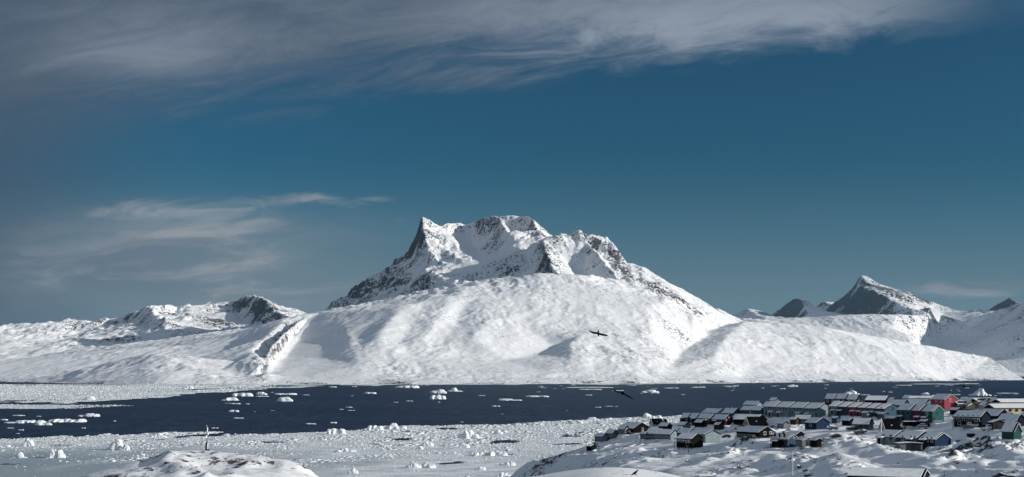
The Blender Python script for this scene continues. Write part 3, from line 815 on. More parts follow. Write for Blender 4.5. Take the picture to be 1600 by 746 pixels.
def blocks_mesh(name, cx, cy, cz, sx, sy, sz, seed, mat):
    """many broken, tilted ice blocks in one mesh"""
    r = np.random.RandomState(seed); n = len(cx)
    base = np.array([(-1, -1, 0), (1, -1, 0), (1, 1, 0), (-1, 1, 0), (-.8, -.8, 1), (.8, -.8, 1), (.8, .8, 1), (-.8, .8, 1)], float)
    v_ = np.repeat(base[None], n, 0)
    v_[:, :, :2] *= r.uniform(0.55, 1.15, (n, 8, 2))
    v_[:, 4:, 2] *= r.uniform(0.35, 1.25, (n, 4))
    v_[:, :4, 2] = -0.3
    v_ *= np.stack([sx, sy, sz], -1)[:, None, :]
    a_ = r.uniform(0, 2 * np.pi, n); ca, sa = np.cos(a_)[:, None], np.sin(a_)[:, None]
    x = v_[..., 0] * ca - v_[..., 1] * sa; y = v_[..., 0] * sa + v_[..., 1] * ca
    co = np.stack([x + cx[:, None], y + cy[:, None], v_[..., 2] + cz[:, None]], -1).reshape(-1, 3).astype(np.float32)
    q = np.array([(4, 5, 6, 7), (0, 1, 5, 4), (1, 2, 6, 5), (2, 3, 7, 6), (3, 0, 4, 7)])
    q = (q[None] + (np.arange(n) * 8)[:, None, None]).reshape(-1, 4)
    me = bpy.data.meshes.new(name)
    me.vertices.add(len(co)); me.vertices.foreach_set('co', co.ravel())
    me.loops.add(q.size); me.loops.foreach_set('vertex_index', q.ravel().astype(np.int32))
    me.polygons.add(len(q)); me.polygons.foreach_set('loop_start', np.arange(0, q.size, 4, dtype=np.int32))
    me.polygons.foreach_set('loop_total', np.full(len(q), 4, np.int32))
    me.update(calc_edges=True)
    o = bpy.data.objects.new(name, me); COL.objects.link(o); me.materials.append(mat)
    return o


r_ = np.random.RandomState(5)
n = 360000
cy_ = 900 + 1400 * r_.rand(n) ** 0.9
cx_ = (r_.uniform(-60, 1240, n) - 800) / FPX * cy_
ee = edge_Y(cx_, fbm(cx_, cy_ * 0.3, 90, 5, 31, 0.6) * 55)
dens_ = fbm(cx_, cy_ * 0.5, 110, 4, 43, 0.6)
lead = fbm(cx_, cy_ * 0.45, 75, 5, 39, 0.6) < -0.66
greyish = np.clip((-160 - cx_) / 140, 0, 1) * np.clip((1450 - cy_) / 250, 0, 1)      # smoother frozen bay at the lower left
keep = (cy_ < ee - 6) & ~lead & (r_.rand(n) < np.clip(0.62 + dens_ * 0.9 + (cy_ - 1300) / 900, 0.20, 1) * (1 - 0.75 * greyish) * np.clip(0.35 + (cy_ - 1050) / 350 + 0.8 * fbm(cx_, cy_ * 0.4, 55, 4, 143, 0.6), 0.12, 1))
cx_, cy_ = cx_[keep], cy_[keep]; k = len(cx_)
clump = np.clip(fbm(cx_, cy_ * 0.5, 60, 4, 47, 0.65) * 2.2, 0, 1)
s_ = 0.27 + 0.70 * r_.rand(k) ** 3.0 + 1.7 * clump * r_.rand(k) ** 7.0
s_ *= np.clip(cy_ / 1300, 0.75, 1.5)
rubble = blocks_mesh('broken_ice', cx_, cy_, np.full(k, 0.12), s_ * r_.uniform(.8, 1.6, k), s_ * r_.uniform(.8, 1.6, k), s_ * r_.uniform(.20, .62, k), 9, mat_rubble)
tag(rubble, kind='stuff')


def streak_field(name, x0, x1, y0, y1, sx_, sy_, fn, mat, hgt=1.2, seed=70):
    xs = np.arange(x0, x1, sx_); ys = np.arange(y0, y1, sy_)
    X, Y = np.meshgrid(xs, ys)
    c_ = fn(X, Y)
    z = 0.15 + hgt * np.clip(fbm(X, Y, 30, 4, seed, 0.7, ridged=True), 0, 1.5)
    z = np.where(c_ > 0, z, -0.8)
    o = grid_mesh(name, xs, ys, z, smooth=False, drop=-0.05); o.data.materials.append(mat)
    tag(o, kind='stuff')
    return o


def far_left(X, Y):
    px = X / Y * FPX + 800; py = HOR + CAM_Z * FPX / Y
    n = fbm(X, Y * 0.35, 420, 6, 81, 0.62)
    m = fbm(X * 0.55, Y * 0.30, 130, 6, 85, 0.66)
    low = np.interp(px, [0, 130, 250, 330, 430], [627.5, 626.5, 622, 616, 606])
    c_ = (low - py) * 0.06 + m * 1.9 + 0.62 - np.clip((px - 230) / 190, 0, 1) * 1.0
    c_ = np.where(py > low + n * 3, -1, c_)
    c_ = np.where((py > 601.5) & (py < 602.6) & (m < 0.25), -1, c_)
    # long spit of ice below it, running to a point on the right
    mid = np.interp(px, [0, 100, 228], [636, 636, 634.2]); hw = np.interp(px, [-30, 60, 150, 200, 228], [3.6, 3.6, 2.6, 0.9, 0.0])
    b_ = hw + m * 0.9 - np.abs(py - mid)
    b2 = 1.0 + m * 1.4 - np.abs(py - 630) - np.abs(px - 102) / 14
    return np.maximum(np.maximum(c_, np.where(px < 229, b_, -1)), b2)


far_pack = streak_field('drift_ice', -2500, -780, 2480, 7050, 6.0, 14.0, far_left, mat_rubble, 1.6)


n = 150000
by_ = 2550 + 4300 * r_.rand(n) ** 0.8
bx_ = (r_.uniform(-40, 430, n) - 800) / FPX * by_
kk = (far_left(bx_, by_) > 0.05) & (r_.rand(n) < np.clip(0.7 + fbm(bx_, by_ * .3, 260, 4, 143, .6), 0.1, 1))
bx_, by_ = bx_[kk], by_[kk]; s2 = (0.7 + 2.2 * r_.rand(len(bx_)) ** 4) * by_ / 5200
tag(blocks_mesh('drift_ice_blocks', bx_, by_, np.full(len(bx_), .3), s2 * 1.6, s2, s2 * r_.uniform(.35, .8, len(bx_)), 19, mat_rubble), kind='stuff')


def shore_ice(X, Y):
    px = X / Y * FPX + 800
    sh = np.interp(px, SHX, np.array(SHY) * 1000)
    m = fbm(X, Y * 0.3, 300, 5, 95, 0.6)
    return (Y - (sh - 330 - 420 * m))


foot = streak_field('shore_ice', -2100, 2900, 6300, 9500, 12.0, 26.0, lambda X, Y: np.where(X / Y * FPX + 800 < 330, -1, shore_ice(X, Y)), mat_sheet, 0.7, 76)


def right_far(X, Y):
    m = fbm(X, Y * 0.25, 500, 5, 97, 0.6)
    return m * 600 + Y - 15200


foot2 = streak_field('distant_sea_ice', 3600, 7200, 12600, 20200, 24.0, 70.0, right_far, mat_rubble, 1.5, 78)


# ---- bergs and floes, each its own object
def berg_mesh(name, w, d, h, seed, lumps=5, style='block'):
    r = random.Random(seed)
    bm = bmesh.new()
    for k in range(lumps):
        t_ = (k + 0.5) / lumps * 2 - 1
        cx0 = (t_ + r.uniform(-.12, .12)) * w * 0.5 * (0.72 if lumps > 1 else 0)
        env = {'block': r.uniform(.45, 1.0), 'peak': max(0.22, 1 - abs(t_ + 0.15) * 1.15) * r.uniform(.85, 1.05), 'flat': r.uniform(.65, 1.0),
               'dome': max(.35, 1 - t_ * t_ * 0.8), 'arch': (1.0 if k == 0 else r.uniform(.35, .6))}[style]
        if k == lumps // 2 and style in ('block', 'peak', 'dome'): env = 1.0
        hh = h * env; ww = w / lumps * r.uniform(.80, 1.25) if lumps > 1 else w * 0.5; dd = d * 0.5 * r.uniform(.6, 1)
        pts = []
        for q in range(26):
            a_ = r.uniform(0, 2 * math.pi); zc = r.random() ** (0.7 if style != 'flat' else 0.4)
            f = (1 - zc ** (3.5 if style in ('block', 'flat') else 1.6) * 0.55)
            pts.append((cx0 + math.cos(a_) * ww * f, math.sin(a_) * dd * f, zc * hh))
        for q in range(8):
            a_ = q / 8 * 2 * math.pi
            pts.append((cx0 + math.cos(a_) * ww, math.sin(a_) * dd, -0.6))
        vs = [bm.verts.new(p) for p in pts]
        bmesh.ops.convex_hull(bm, input=vs)
    for v_ in [v_ for v_ in bm.verts if not v_.link_faces]: bm.verts.remove(v_)
    big = [e_ for e_ in bm.edges if e_.calc_length() > min(w, h * 3) * 0.16]
    bmesh.ops.subdivide_edges(bm, edges=big, cuts=1, use_grid_fill=True)
    for v_ in bm.verts:
        if v_.co.z > 0:
            v_.co += Vector((r.uniform(-1, 1), r.uniform(-1, 1), r.uniform(-1, 1) * 0.8)) * min(w, h) * 0.045
    me = bpy.data.meshes.new(name); bm.to_mesh(me); bm.free()
    me.materials.append(mat_ice)
    return me


def berg(name, x0, x1, yt, yb, style, lumps, label, cat='iceberg', group=None, seed=0, dr=0.6):
    Y = seaY(yb); w = (x1 - x0) / FPX * Y; h = max(0.5, (yb - yt) / FPX * Y)
    o = bpy.data.objects.new(name, berg_mesh(name, w, w * dr, h, seed or int(x0 * 7 + yb), lumps, style))
    o.location = (((x0 + x1) / 2 - 800) / FPX * Y, Y, 0.0)
    COL.objects.link(o)
    tag(o, label, cat, group)
    return o


B = berg
B('iceberg', 344, 376, 620.5, 626, 'peak', 4, 'long low iceberg with bright lit top, left of the middle of the open water')
B('iceberg', 362, 396, 614, 619.5, 'block', 5, 'jagged low iceberg just behind the long one, near the end of the drift ice')
B('iceberg', 436, 458, 620.5, 627.5, 'block', 3, 'two-humped iceberg with a taller right hump, between two flat floes left of centre')
B('iceberg', 400, 417, 612.5, 617.5, 'block', 3, 'small blocky iceberg beside the jagged low one, farther from the shore ice')
B('iceberg', 670, 699, 617, 624, 'block', 5, 'blocky notched iceberg below the touching pair in the middle of the fjord')
B('iceberg', 673, 700, 608.5, 615, 'block', 4, 'left one of the bright iceberg pair in mid fjord')
B('iceberg', 699, 721, 605.5, 612, 'peak', 3, 'right, sloping one of the touching pair of bright icebergs in mid fjord')
B('ice_floe', 620, 657, 602, 606.5, 'flat', 4, 'long flat floe close under the mountain shore, left of the blocky cluster', 'ice floe')
B('iceberg', 1003, 1030, 609, 614, 'block', 4, 'low double iceberg right of the flying bird, under the main mountain')
B('iceberg', 915, 936, 652, 657.5, 'dome', 4, 'low domed iceberg at the outer edge of the packed ice, beside a tiny one')
B('iceberg', 945, 955, 653.5, 656.5, 'dome', 2, 'tiny domed iceberg just right of the low domed one at the ice edge', dr=.8)
B('iceberg', 1003, 1037, 645.5, 654.5, 'arch', 5, 'tall green-shadowed iceberg with leaning crest, behind the black cabin at the ice edge')
B('iceberg', 1314, 1347, 609.5, 616.5, 'peak', 6, 'wide white iceberg floating behind the dark roofs on the skyline of the village')
B('iceberg', 1511, 1553, 607, 618.5, 'peak', 7, 'large pyramid-peaked iceberg floating behind the yellow houses')
B('iceberg', 1230, 1246, 601, 604.5, 'block', 3, 'thin bright iceberg far off, above the village at the foot of the right dome')
B('iceberg', 1440, 1450, 613.5, 616.5, 'peak', 2, 'tiny pointed iceberg behind the red house roof')
B('iceberg', 22, 75, 656.5, 660.5, 'block', 8, 'left part of the chain of jagged white humps below the ice spit')
B('iceberg', 72, 139, 654.5, 659.5, 'block', 9, 'right part of the chain of jagged white humps below the ice spit')
B('iceberg', 122, 157, 646, 651, 'block', 5, 'jagged ice cluster pointing right, just above the long chain of humps')
B('ice_floe', 56, 81, 660.5, 664.5, 'flat', 3, 'flat-topped bright floe right below the chain of humps', 'ice floe')
B('iceberg', 128, 152, 619, 625.5, 'peak', 3, 'blue-grey pyramid iceberg stuck in the far drift ice')
B('iceberg', 284, 302, 603, 608, 'block', 3, 'dark-sided iceberg at the outer end of the far drift ice')
# in and along the packed ice
B('iceberg', 165, 200, 686.5, 704, 'peak', 4, 'largest pale green iceberg with a pointed top in the near pack at left')
B('iceberg', 187, 201, 694, 704.5, 'block', 2, 'square ice block leaning on the right side of the largest pale green iceberg')
B('iceberg', 71, 104, 701.5, 716, 'dome', 4, 'broad domed blue iceberg in the grey frozen bay at the lower left')
B('iceberg', 20, 42, 706, 716, 'peak', 3, 'low blue iceberg left of the broad domed one in the grey frozen bay')
B('iceberg', 35, 51, 685, 697.5, 'block', 3, 'squat green-shaded iceberg at the edge of the ice near the left border')
B('iceberg', 232, 262, 676.5, 684, 'dome', 4, 'smooth white ice hump on the pack edge left of the beacon')
B('iceberg', 510, 543, 668, 679, 'flat', 5, 'large flat-topped iceberg slab at the pack edge, blue side in shade')
B('iceberg', 572, 600, 664, 674, 'block', 5, 'rough iceberg at the pack edge between the flat slab and the block wall')
B('iceberg', 598, 638, 661, 671, 'block', 7, 'wall of upright ice blocks at the pack edge, right of the rough iceberg')
B('iceberg', 715, 750, 671.5, 686, 'dome', 4, 'rounded blue-green iceberg with a sloping left tail in the packed ice at centre')
B('iceberg', 745, 762, 673.5, 679, 'dome', 3, 'low round iceberg right behind the rounded blue-green one')
B('iceberg', 771, 787, 672, 679, 'dome', 3, 'small dome of ice on its own right of centre, near the pack edge')
B('iceberg', 660, 676, 690, 698, 'block', 3, 'dark-faced iceberg block in the middle of the packed ice')
B('iceberg', 649, 661, 697, 703, 'peak', 2, 'small pointed block in front of the dark-faced iceberg block')
B('iceberg', 720, 733, 693, 700, 'flat', 2, 'flat cube of ice right of the dark-faced block')
B('iceberg', 638, 682, 723.5, 731.5, 'flat', 6, 'long flat dark-sided iceberg lying in the smooth near part of the pack')
B('iceberg', 636, 652, 721, 732, 'peak', 2, 'pointed white block at the left end of the long flat iceberg')
B('iceberg', 544, 560, 730.5, 741, 'dome', 3, 'rounded green-shaded ice lump near the bottom edge, right of the snowy knoll')
B('iceberg', 743, 758, 729, 735, 'flat', 3, 'small flat ice block near the bottom edge, right of the long flat iceberg')
B('iceberg', 772, 800, 738, 747, 'dome', 4, 'broad ice lump cut by the bottom edge, left of the near snow hump')
B('iceberg', 778, 806, 721.5, 728, 'flat', 5, 'low greenish ice slab in the pack left of the village shore')
B('iceberg', 524, 556, 700, 706.5, 'block', 5, 'row of broken blue blocks left of centre in the packed ice')
B('iceberg', 735, 800, 705.5, 712, 'block', 11, 'long ridge of tumbled blue-grey blocks across the packed ice')
# small floes
fl = [(541, 551, 637, 1.2), (615, 622, 629, .8), (778, 801, 625, 2), (770, 781, 635.5, 1.4), (478, 492, 663, 1.8), (516, 526, 661.5, 2.4), (719, 724, 660, 1),
      (570, 588, 615.5, 3), (513, 526, 605.5, 1.5), (826, 857, 620.5, 2.2), (781, 812, 626, 2), (1218, 1227, 608, 1.2), (1190, 1194, 607, 1.2), (360, 376, 631.5, 1.6),
      (383, 390, 631.5, .8), (359, 373, 644, 3.2), (365, 379, 654, 1.6), (38, 39, 650, 1), (21, 39, 650, 1.6), (57, 64, 651, .9), (0, 12, 657, 2.2), (10, 37, 661.5, 2),
      (11, 20, 669.5, 1.2), (29, 37, 672.5, 1.4), (25, 31, 678, 1), (127, 134, 669.5, 1.3), (176, 181, 658.5, 1.2), (331, 341, 669.5, 1.2), (1345, 1358, 617.5, 1),
      (1400, 1425, 602.5, 1), (1430, 1500, 600.6, 1), (1488, 1500, 617, .8), (1490, 1530, 600.2, 1), (1560, 1590, 615, .8), (400, 418, 620, 1.4), (430, 463, 617, 3),
      (890, 960, 606, 1.2), (905, 940, 609, 1.2), (955, 975, 611, 1), (1040, 1060, 607, 1), (1080, 1100, 606, 1), (1130, 1150, 604, 1)]
rf = random.Random(44)
for q in range(95):
    py = 602 + 46 * rf.random() ** 2.4; x = rf.uniform(330, 1600)
    fl.append((x, x + rf.uniform(2, 11), py, rf.uniform(.35, 1.1)))
fm = [berg_mesh('ice_floe', 10, 7, 1.0, 300 + q, 3, 'flat') for q in range(6)]
FLOES = []
for q, (x0, x1, yb, hp) in enumerate(fl):
    Y = seaY(yb)
    o = bpy.data.objects.new('ice_floe', fm[q % 6]); COL.objects.link(o)
    w = (x1 - x0) / FPX * Y
    o.location = (((x0 + x1) / 2 - 800) / FPX * Y, Y, 0); o.scale = (w / 10, w / 12, max(.4, hp / FPX * Y)); o.rotation_euler = (0, 0, 0)
    FLOES.append((o, (x0 + x1) / 2, yb))
# ================================================================== BUILDINGS
_mats = {}


def paint(name, col, rough=0.8, boards=True, spec=0.06):
    if name in _mats: return _mats[name]
    m = bpy.data.materials.new(name); m.use_nodes = True
    t = m.node_tree; t.nodes.clear(); N = NT(t)
    pos = N.new('ShaderNodeTexCoord').outputs['Object']
    x, y, z_ = N.sep(pos)
    n_ = N.noise(pos, 0.8, 4, 0.6)
    c_ = N.mix(N.smooth(n_, 0.3, 0.7), tuple(v * 0.88 for v in col), tuple(min(0.9, v * 1.10) for v in col))
    bs = N.new('ShaderNodeBsdfPrincipled')
    N.put(bs.inputs['Base Color'], c_)
    bs.inputs['Roughness'].default_value = rough
    bs.inputs['Specular IOR Level'].default_value = spec
    if boards:
        w_ = N.new('ShaderNodeTexWave'); w_.wave_type = 'BANDS'; w_.bands_direction = 'Z'; w_.inputs['Scale'].default_value = 1.6
        N.put(w_.inputs['Vector'], pos)
        bp = N.new('ShaderNodeBump'); bp.inputs['Distance'].default_value = 0.03; bp.inputs['Strength'].default_value = 0.6
        N.put(bp.inputs['Height'], w_.outputs['Fac']); t.links.new(bp.outputs[0], bs.inputs['Normal'])
    o = N.new('ShaderNodeOutputMaterial'); t.links.new(bs.outputs[0], o.inputs['Surface'])
    _mats[name] = m
    return m


def snow_mat():
    if 'roof_snow' in _mats: return _mats['roof_snow']
    m = paint('roof_snow', (0.80, 0.815, 0.835), 0.8, False, 0.15)
    return m


CO = {'pale': (0.185, 0.235, 0.255), 'blue': (0.009, 0.026, 0.058), 'navy': (0.005, 0.010, 0.022), 'slate': (0.034, 0.066, 0.100), 'teal': (0.055, 0.100, 0.115),
      'green': (0.022, 0.072, 0.072), 'red': (0.25, 0.050, 0.075), 'plum': (0.15, 0.035, 0.070), 'rose': (0.24, 0.060, 0.085), 'maroon': (0.030, 0.006, 0.011),
      'black': (0.004, 0.004, 0.004), 'brown': (0.035, 0.028, 0.028), 'cream': (0.50, 0.44, 0.31), 'yellow': (0.44, 0.33, 0.13), 'grey': (0.14, 0.155, 0.17), 'white': (0.50, 0.52, 0.53),
      'violet': (0.022, 0.032, 0.095), 'greygreen': (0.15, 0.19, 0.18)}
WM = lambda c: paint('painted_boards_' + c, CO[c])
M_TRIM = paint('white_trim', (0.70, 0.71, 0.72), 0.6, False)
M_DARK = paint('dark_timber', (0.006, 0.006, 0.007), 0.9, False, 0.03)
M_ROOF = paint('black_roofing_felt', (0.004, 0.004, 0.0045), 0.95, False, 0.02)
M_CONC = paint('foundation_concrete', (0.09, 0.09, 0.095), 0.9, False)
M_METAL = paint('galvanised_metal', (0.30, 0.31, 0.32), 0.45, False, 0.5)
M_GLASS = paint('window_glass', (0.012, 0.016, 0.022), 0.12, False, 0.6)
M_WOOD = paint('weathered_wood', (0.12, 0.105, 0.09), 0.85, False)


class MB:
    def __init__(self): self.v = []; self.f = []; self.mi = []
    def poly(self, pts, faces, mi=0):
        b = len(self.v); self.v += [tuple(p) for p in pts]
        self.f += [tuple(b + i for i in f) for f in faces]; self.mi += [mi] * len(faces)
    def box(self, x0, x1, y0, y1, z0, z1, mi=0):
        self.poly([(x0, y0, z0), (x1, y0, z0), (x1, y1, z0), (x0, y1, z0), (x0, y0, z1), (x1, y0, z1), (x1, y1, z1), (x0, y1, z1)],
                  [(0, 3, 2, 1), (4, 5, 6, 7), (0, 1, 5, 4), (1, 2, 6, 5), (2, 3, 7, 6), (3, 0, 4, 7)], mi)
    def prism(self, sec, y0, y1, mi=0):
        """sec: (x, z) outline, extruded along y"""
        n = len(sec)
        self.poly([(x, y0, z) for x, z in sec] + [(x, y1, z) for x, z in sec],
                  [tuple(range(n)), tuple(range(2 * n - 1, n - 1, -1))] + [(i, i + n, (i + 1) % n + n, (i + 1) % n) for i in range(n)], mi)
    def bar(self, a, b, r, mi=0):
        a, b = Vector(a), Vector(b); d = (b - a).normalized()
        u_ = d.orthogonal().normalized(); w_ = d.cross(u_)
        pts = [p + u_ * r * s + w_ * r * t_ for p in (a, b) for s, t_ in ((-1, -1), (1, -1), (1, 1), (-1, 1))]
        self.poly(pts, [(3, 2, 1, 0), (4, 5, 6, 7), (0, 1, 5, 4), (1, 2, 6, 5), (2, 3, 7, 6), (3, 0, 4, 7)], mi)
    def mesh(self, name, mats):
        me = bpy.data.meshes.new(name); me.from_pydata(self.v, [], self.f)
        for m in mats: me.materials.append(m)
        me.polygons.foreach_set('material_index', self.mi); me.update()
        bm = bmesh.new(); bm.from_mesh(me); bmesh.ops.recalc_face_normals(bm, faces=bm.faces); bm.to_mesh(me); bm.free()
        return me
    def obj(self, name, mats, parent=None):
        o = bpy.data.objects.new(name, self.mesh(name, mats)); COL.objects.link(o)
        if parent: o.parent = parent
        return o


def root(name, label, cat, loc, ang=0.0, group=None):
    o = bpy.data.objects.new(name, None); COL.objects.link(o); o.empty_display_size = 0.5
    o.location = loc; o.rotation_euler = (0, 0, ang)
    return tag(o, label, cat, group)


_wc = {}


def window(parent, side, u_, z, w, h, W, L, trim=True, name='window'):
    """side F (gable, -y), L (-x), R (+x), B; u_ runs along the wall from its near/left end"""
    key = (round(w, 1), round(h, 1), trim)
    if key not in _wc:
        m = MB(); t_ = 0.12 if trim else 0.06
        m.box(-w / 2 - t_, w / 2 + t_, -0.06, 0.0, -t_, 0); m.box(-w / 2 - t_, w / 2 + t_, -0.06, 0.0, h, h + t_)
        m.box(-w / 2 - t_, -w / 2, -0.06, 0.0, 0, h); m.box(w / 2, w / 2 + t_, -0.06, 0.0, 0, h)
        p = MB(); p.box(-w / 2, w / 2, -0.03, 0.0, 0, h)
        _wc[key] = (m.mesh('window', [M_TRIM if trim else M_DARK]), p.mesh('pane', [M_GLASS]))
    o = bpy.data.objects.new(name, _wc[key][0]); COL.objects.link(o); o.parent = parent
    g = bpy.data.objects.new('pane', _wc[key][1]); COL.objects.link(g); g.parent = o
    e_ = 0.004
    if side == 'F': o.location = (-W / 2 + u_, -e_, z)
    elif side == 'L': o.location = (-W / 2 - e_, u_, z); o.rotation_euler = (0, 0, -math.pi / 2)
    elif side == 'R': o.location = (W / 2 + e_, u_, z); o.rotation_euler = (0, 0, math.pi / 2)
    return o


def build_house(name, label, loc, ang, W, L, eh, rise, col, group=None, cat='house', snow=True, win='auto', trim=True, found=3.0,
                chimney=False, door=None, oh=0.35, deck=None, porch=None, left_col=None, gable_trim='dark', gwin=1, seed=0):
    r = random.Random(seed or int(loc[0] * 13 + loc[1] * 7))
    t = root(name, label, cat, loc, ang, group)
    w2 = W / 2
    m = MB(); m.prism([(-w2, 0), (w2, 0), (w2, eh), (0, eh + rise), (-w2, eh)], 0, L); m.obj('wall', [WM(col)], t)
    f = MB(); f.box(-w2 + .08, w2 - .08, .08, L - .08, -found, -0.003); f.obj('foundation', [M_CONC], t)
    # roof slabs
    sl_ = math.hypot(w2, rise); ux, uz = w2 / sl_, rise / sl_; nx, nz_ = uz, ux
    def slab(x_lo, t0, t1, y0, y1, mi=0, mbo=None, thick_in=0.0):
        for s in (-1, 1):
            a = (0, eh + rise); e_ = (s * (w2 + oh * ux), eh - oh * uz)
            sec = [(a[0], a[1] + t0 / max(nz_, .3)), (a[0], a[1] + t1 / max(nz_, .3)), (e_[0] + s * nx * t1, e_[1] + nz_ * t1), (e_[0] + s * nx * t0, e_[1] + nz_ * t0)]
            mbo.prism(sec, y0, y1, mi)
    rm = MB(); slab(0, 0.02, 0.24, -oh, L + oh * 0.5, 0, rm); ro_ = rm.obj('roof', [M_ROOF], t)
    if snow:
        sm = MB(); slab(0, 0.244, 0.244 + 0.13, -oh + .55, L + oh * 0.5 - .05, 0, sm)
        sme = sm.obj('roof_snow', [snow_mat()], t)
    if gable_trim:
        g = MB()
        for s in (-1, 1):
            e_ = (s * (w2 + oh * ux), eh - oh * uz)
            g.prism([(0, eh + rise + .20), (0, eh + rise + .04), (e_[0], e_[1] + .02), (e_[0], e_[1] + .18)], -oh - .06, -oh - .003)
        g.obj('gable_trim', [M_TRIM if gable_trim == 'white' else M_DARK], t)
    if win == 'auto':
        rows = 2 if eh > 4.4 else 1
        for k in range(rows):
            z_ = eh - 1.9 - k * 2.6
            n_ = max(2, int(L / 2.3))
            for i in range(n_):
                window(t, 'L', (i + .5) * L / n_, z_, .95, 1.2, W, L, trim)
            if gwin:
                window(t, 'F', W * (.30 if r.random() < .5 else .36), z_, 1.0, 1.2, W, L, trim)
                if gwin > 1: window(t, 'F', W * .68, z_, 1.0, 1.2, W, L, trim)
    elif win:
        for a in win: window(t, a[0], a[1] * (W if a[0] == 'F' else L), a[2], a[3], a[4], W, L, a[5] if len(a) > 5 else trim)
    if door:
        d = MB(); u_ = door[1] * (W if door[0] == 'F' else L)
        if door[0] == 'F': d.box(-w2 + u_ - .5, -w2 + u_ + .5, -.07, -.003, 0, 2.05)
        elif door[0] == 'R': d.box(w2 + .003, w2 + .07, u_ - .5, u_ + .5, 0, 2.05)
        else: d.box(-w2 - .07, -w2 - .003, u_ - .5, u_ + .5, 0, 2.05)
        d.obj('door', [M_DARK], t)
    if chimney:
        c_ = MB(); c_.box(-.4, .4, L * .55, L * .55 + .8, eh + rise - .6, eh + rise + 1.1); c_.box(-.5, .5, L * .55 - .1, L * .55 + .9, eh + rise + 1.104, eh + rise + 1.3)
        c_.obj('chimney', [M_CONC], t)
    if porch:   # small entrance porch under the left eave
        q = MB(); u0 = L * porch; q.box(-w2 - 1.5, -w2 - .004, u0 - 1.0, u0 + 1.0, -found, 2.1); q.obj('porch', [WM(col)], t)
        q = MB(); q.prism([(-w2 - 1.75, 2.104), (-w2 - .01, 2.4), (-w2 - .01, 2.75), (-w2 - 1.75, 2.42)], u0 - 1.2, u0 + 1.2); q.obj('porch_roof', [snow_mat()], t)
        q = MB(); q.box(-w2 - 1.56, -w2 - 1.504, u0 - .45, u0 + .45, 0, 1.95); q.obj('door', [M_DARK], t)
    if deck:   # (depth, height) platform on posts along the left eave, with railing
        dd, dz = deck
        d = MB(); d.box(-w2 - dd, -w2 - .01, 0.2, L - .2, dz - .18, dz)
        dk = d.obj('deck', [M_WOOD], t)
        for i in range(4):
            p = MB(); yy_ = .4 + i * (L - .8) / 3; p.box(-w2 - dd + .05, -w2 - dd + .2, yy_ - .08, yy_ + .08, -found, dz - .183); p.obj('post', [M_DARK], t)
        p = MB(); p.box(-w2 - dd, -w2 - dd + .06, .2, L - .2, dz + .95, dz + 1.02)
        for i in range(max(3, int(L / .8))):
            yy_ = .25 + i * (L - .5) / max(2, int(L / .8) - 1); p.box(-w2 - dd, -w2 - dd + .06, yy_ - .03, yy_ + .03, dz + .003, dz + .947)
        p.obj('railing', [M_TRIM], t)
    return t


def H(label, gx, gy, gw, lw, eh, rise, ang, col, name='house', **kw):
    """gable centre (gx) and base (gy), gable width gw, side length lw, eave height eh and roof rise, all in photo pixels"""
    p = on_ground(gx, gy)
    s = p.y / FPX; a = math.radians(ang)
    W_ = gw * s / max(.3, abs(math.cos(a))); L_ = max(3.0, lw * s / max(.3, abs(math.sin(a))))
    eh_, ri = max(2.2, eh * s), rise * s
    # plot centre
    cx_, cy2 = p.x - math.sin(a) * L_ / 2, p.y + math.cos(a) * L_ / 2
    flatten(cx_, cy2, max(W_, L_) * 0.58, p.z)
    PLOTS.append((p.x, p.y, p.z, a, W_, L_))
    return build_house(name, label, (p.x, p.y, p.z + kw.pop('lift', 0.25)), a, W_, L_, eh_, ri, col, **kw)


PLOTS = []


def terrace(units, gx, gy, gw, eh, rise, ang, group, dz=-0.25, shift=-0.9, name='row_house', **kw):
    """units from the near gable backwards: (label, length px, colour, extra)"""
    p = on_ground(gx, gy); s = p.y / FPX; a = math.radians(ang)
    W_ = gw * s / math.cos(a); eh_, ri = eh * s, rise * s
    x, y, z_ = p.x, p.y, p.z
    tot = sum(u_[1] for u_ in units) * s / math.sin(a)
    cx_, cy2 = x - math.sin(a) * tot / 2, y + math.cos(a) * tot / 2
    for k in range(5):
        q = (k + .5) / 5; flatten(x - math.sin(a) * tot * q, y + math.cos(a) * tot * q, W_ * .7, z_ + dz * len(units) * q)
    for i, (lab, lp, col, ex) in enumerate(units):
        L_ = lp * s / math.sin(a)
        k2 = dict(kw); k2.setdefault('porch', .3 if i % 2 else .7); k2.update(ex)
        build_house(name, lab, (x, y, z_ + .2), a, W_, L_ - .02, eh_, ri, col, group=group, oh=0.12 if i else 0.3,
                    gable_trim=(k2.pop('gable_trim', 'dark') if i == 0 else None), gwin=(k2.pop('gwin', 1) if i == 0 else 0), cat='row house', **{q: v for q, v in k2.items() if q not in ('gwin', 'gable_trim')})
        x += -math.sin(a) * L_ + math.cos(a) * shift; y += math.cos(a) * L_ + math.sin(a) * shift; z_ += dz


A = 42
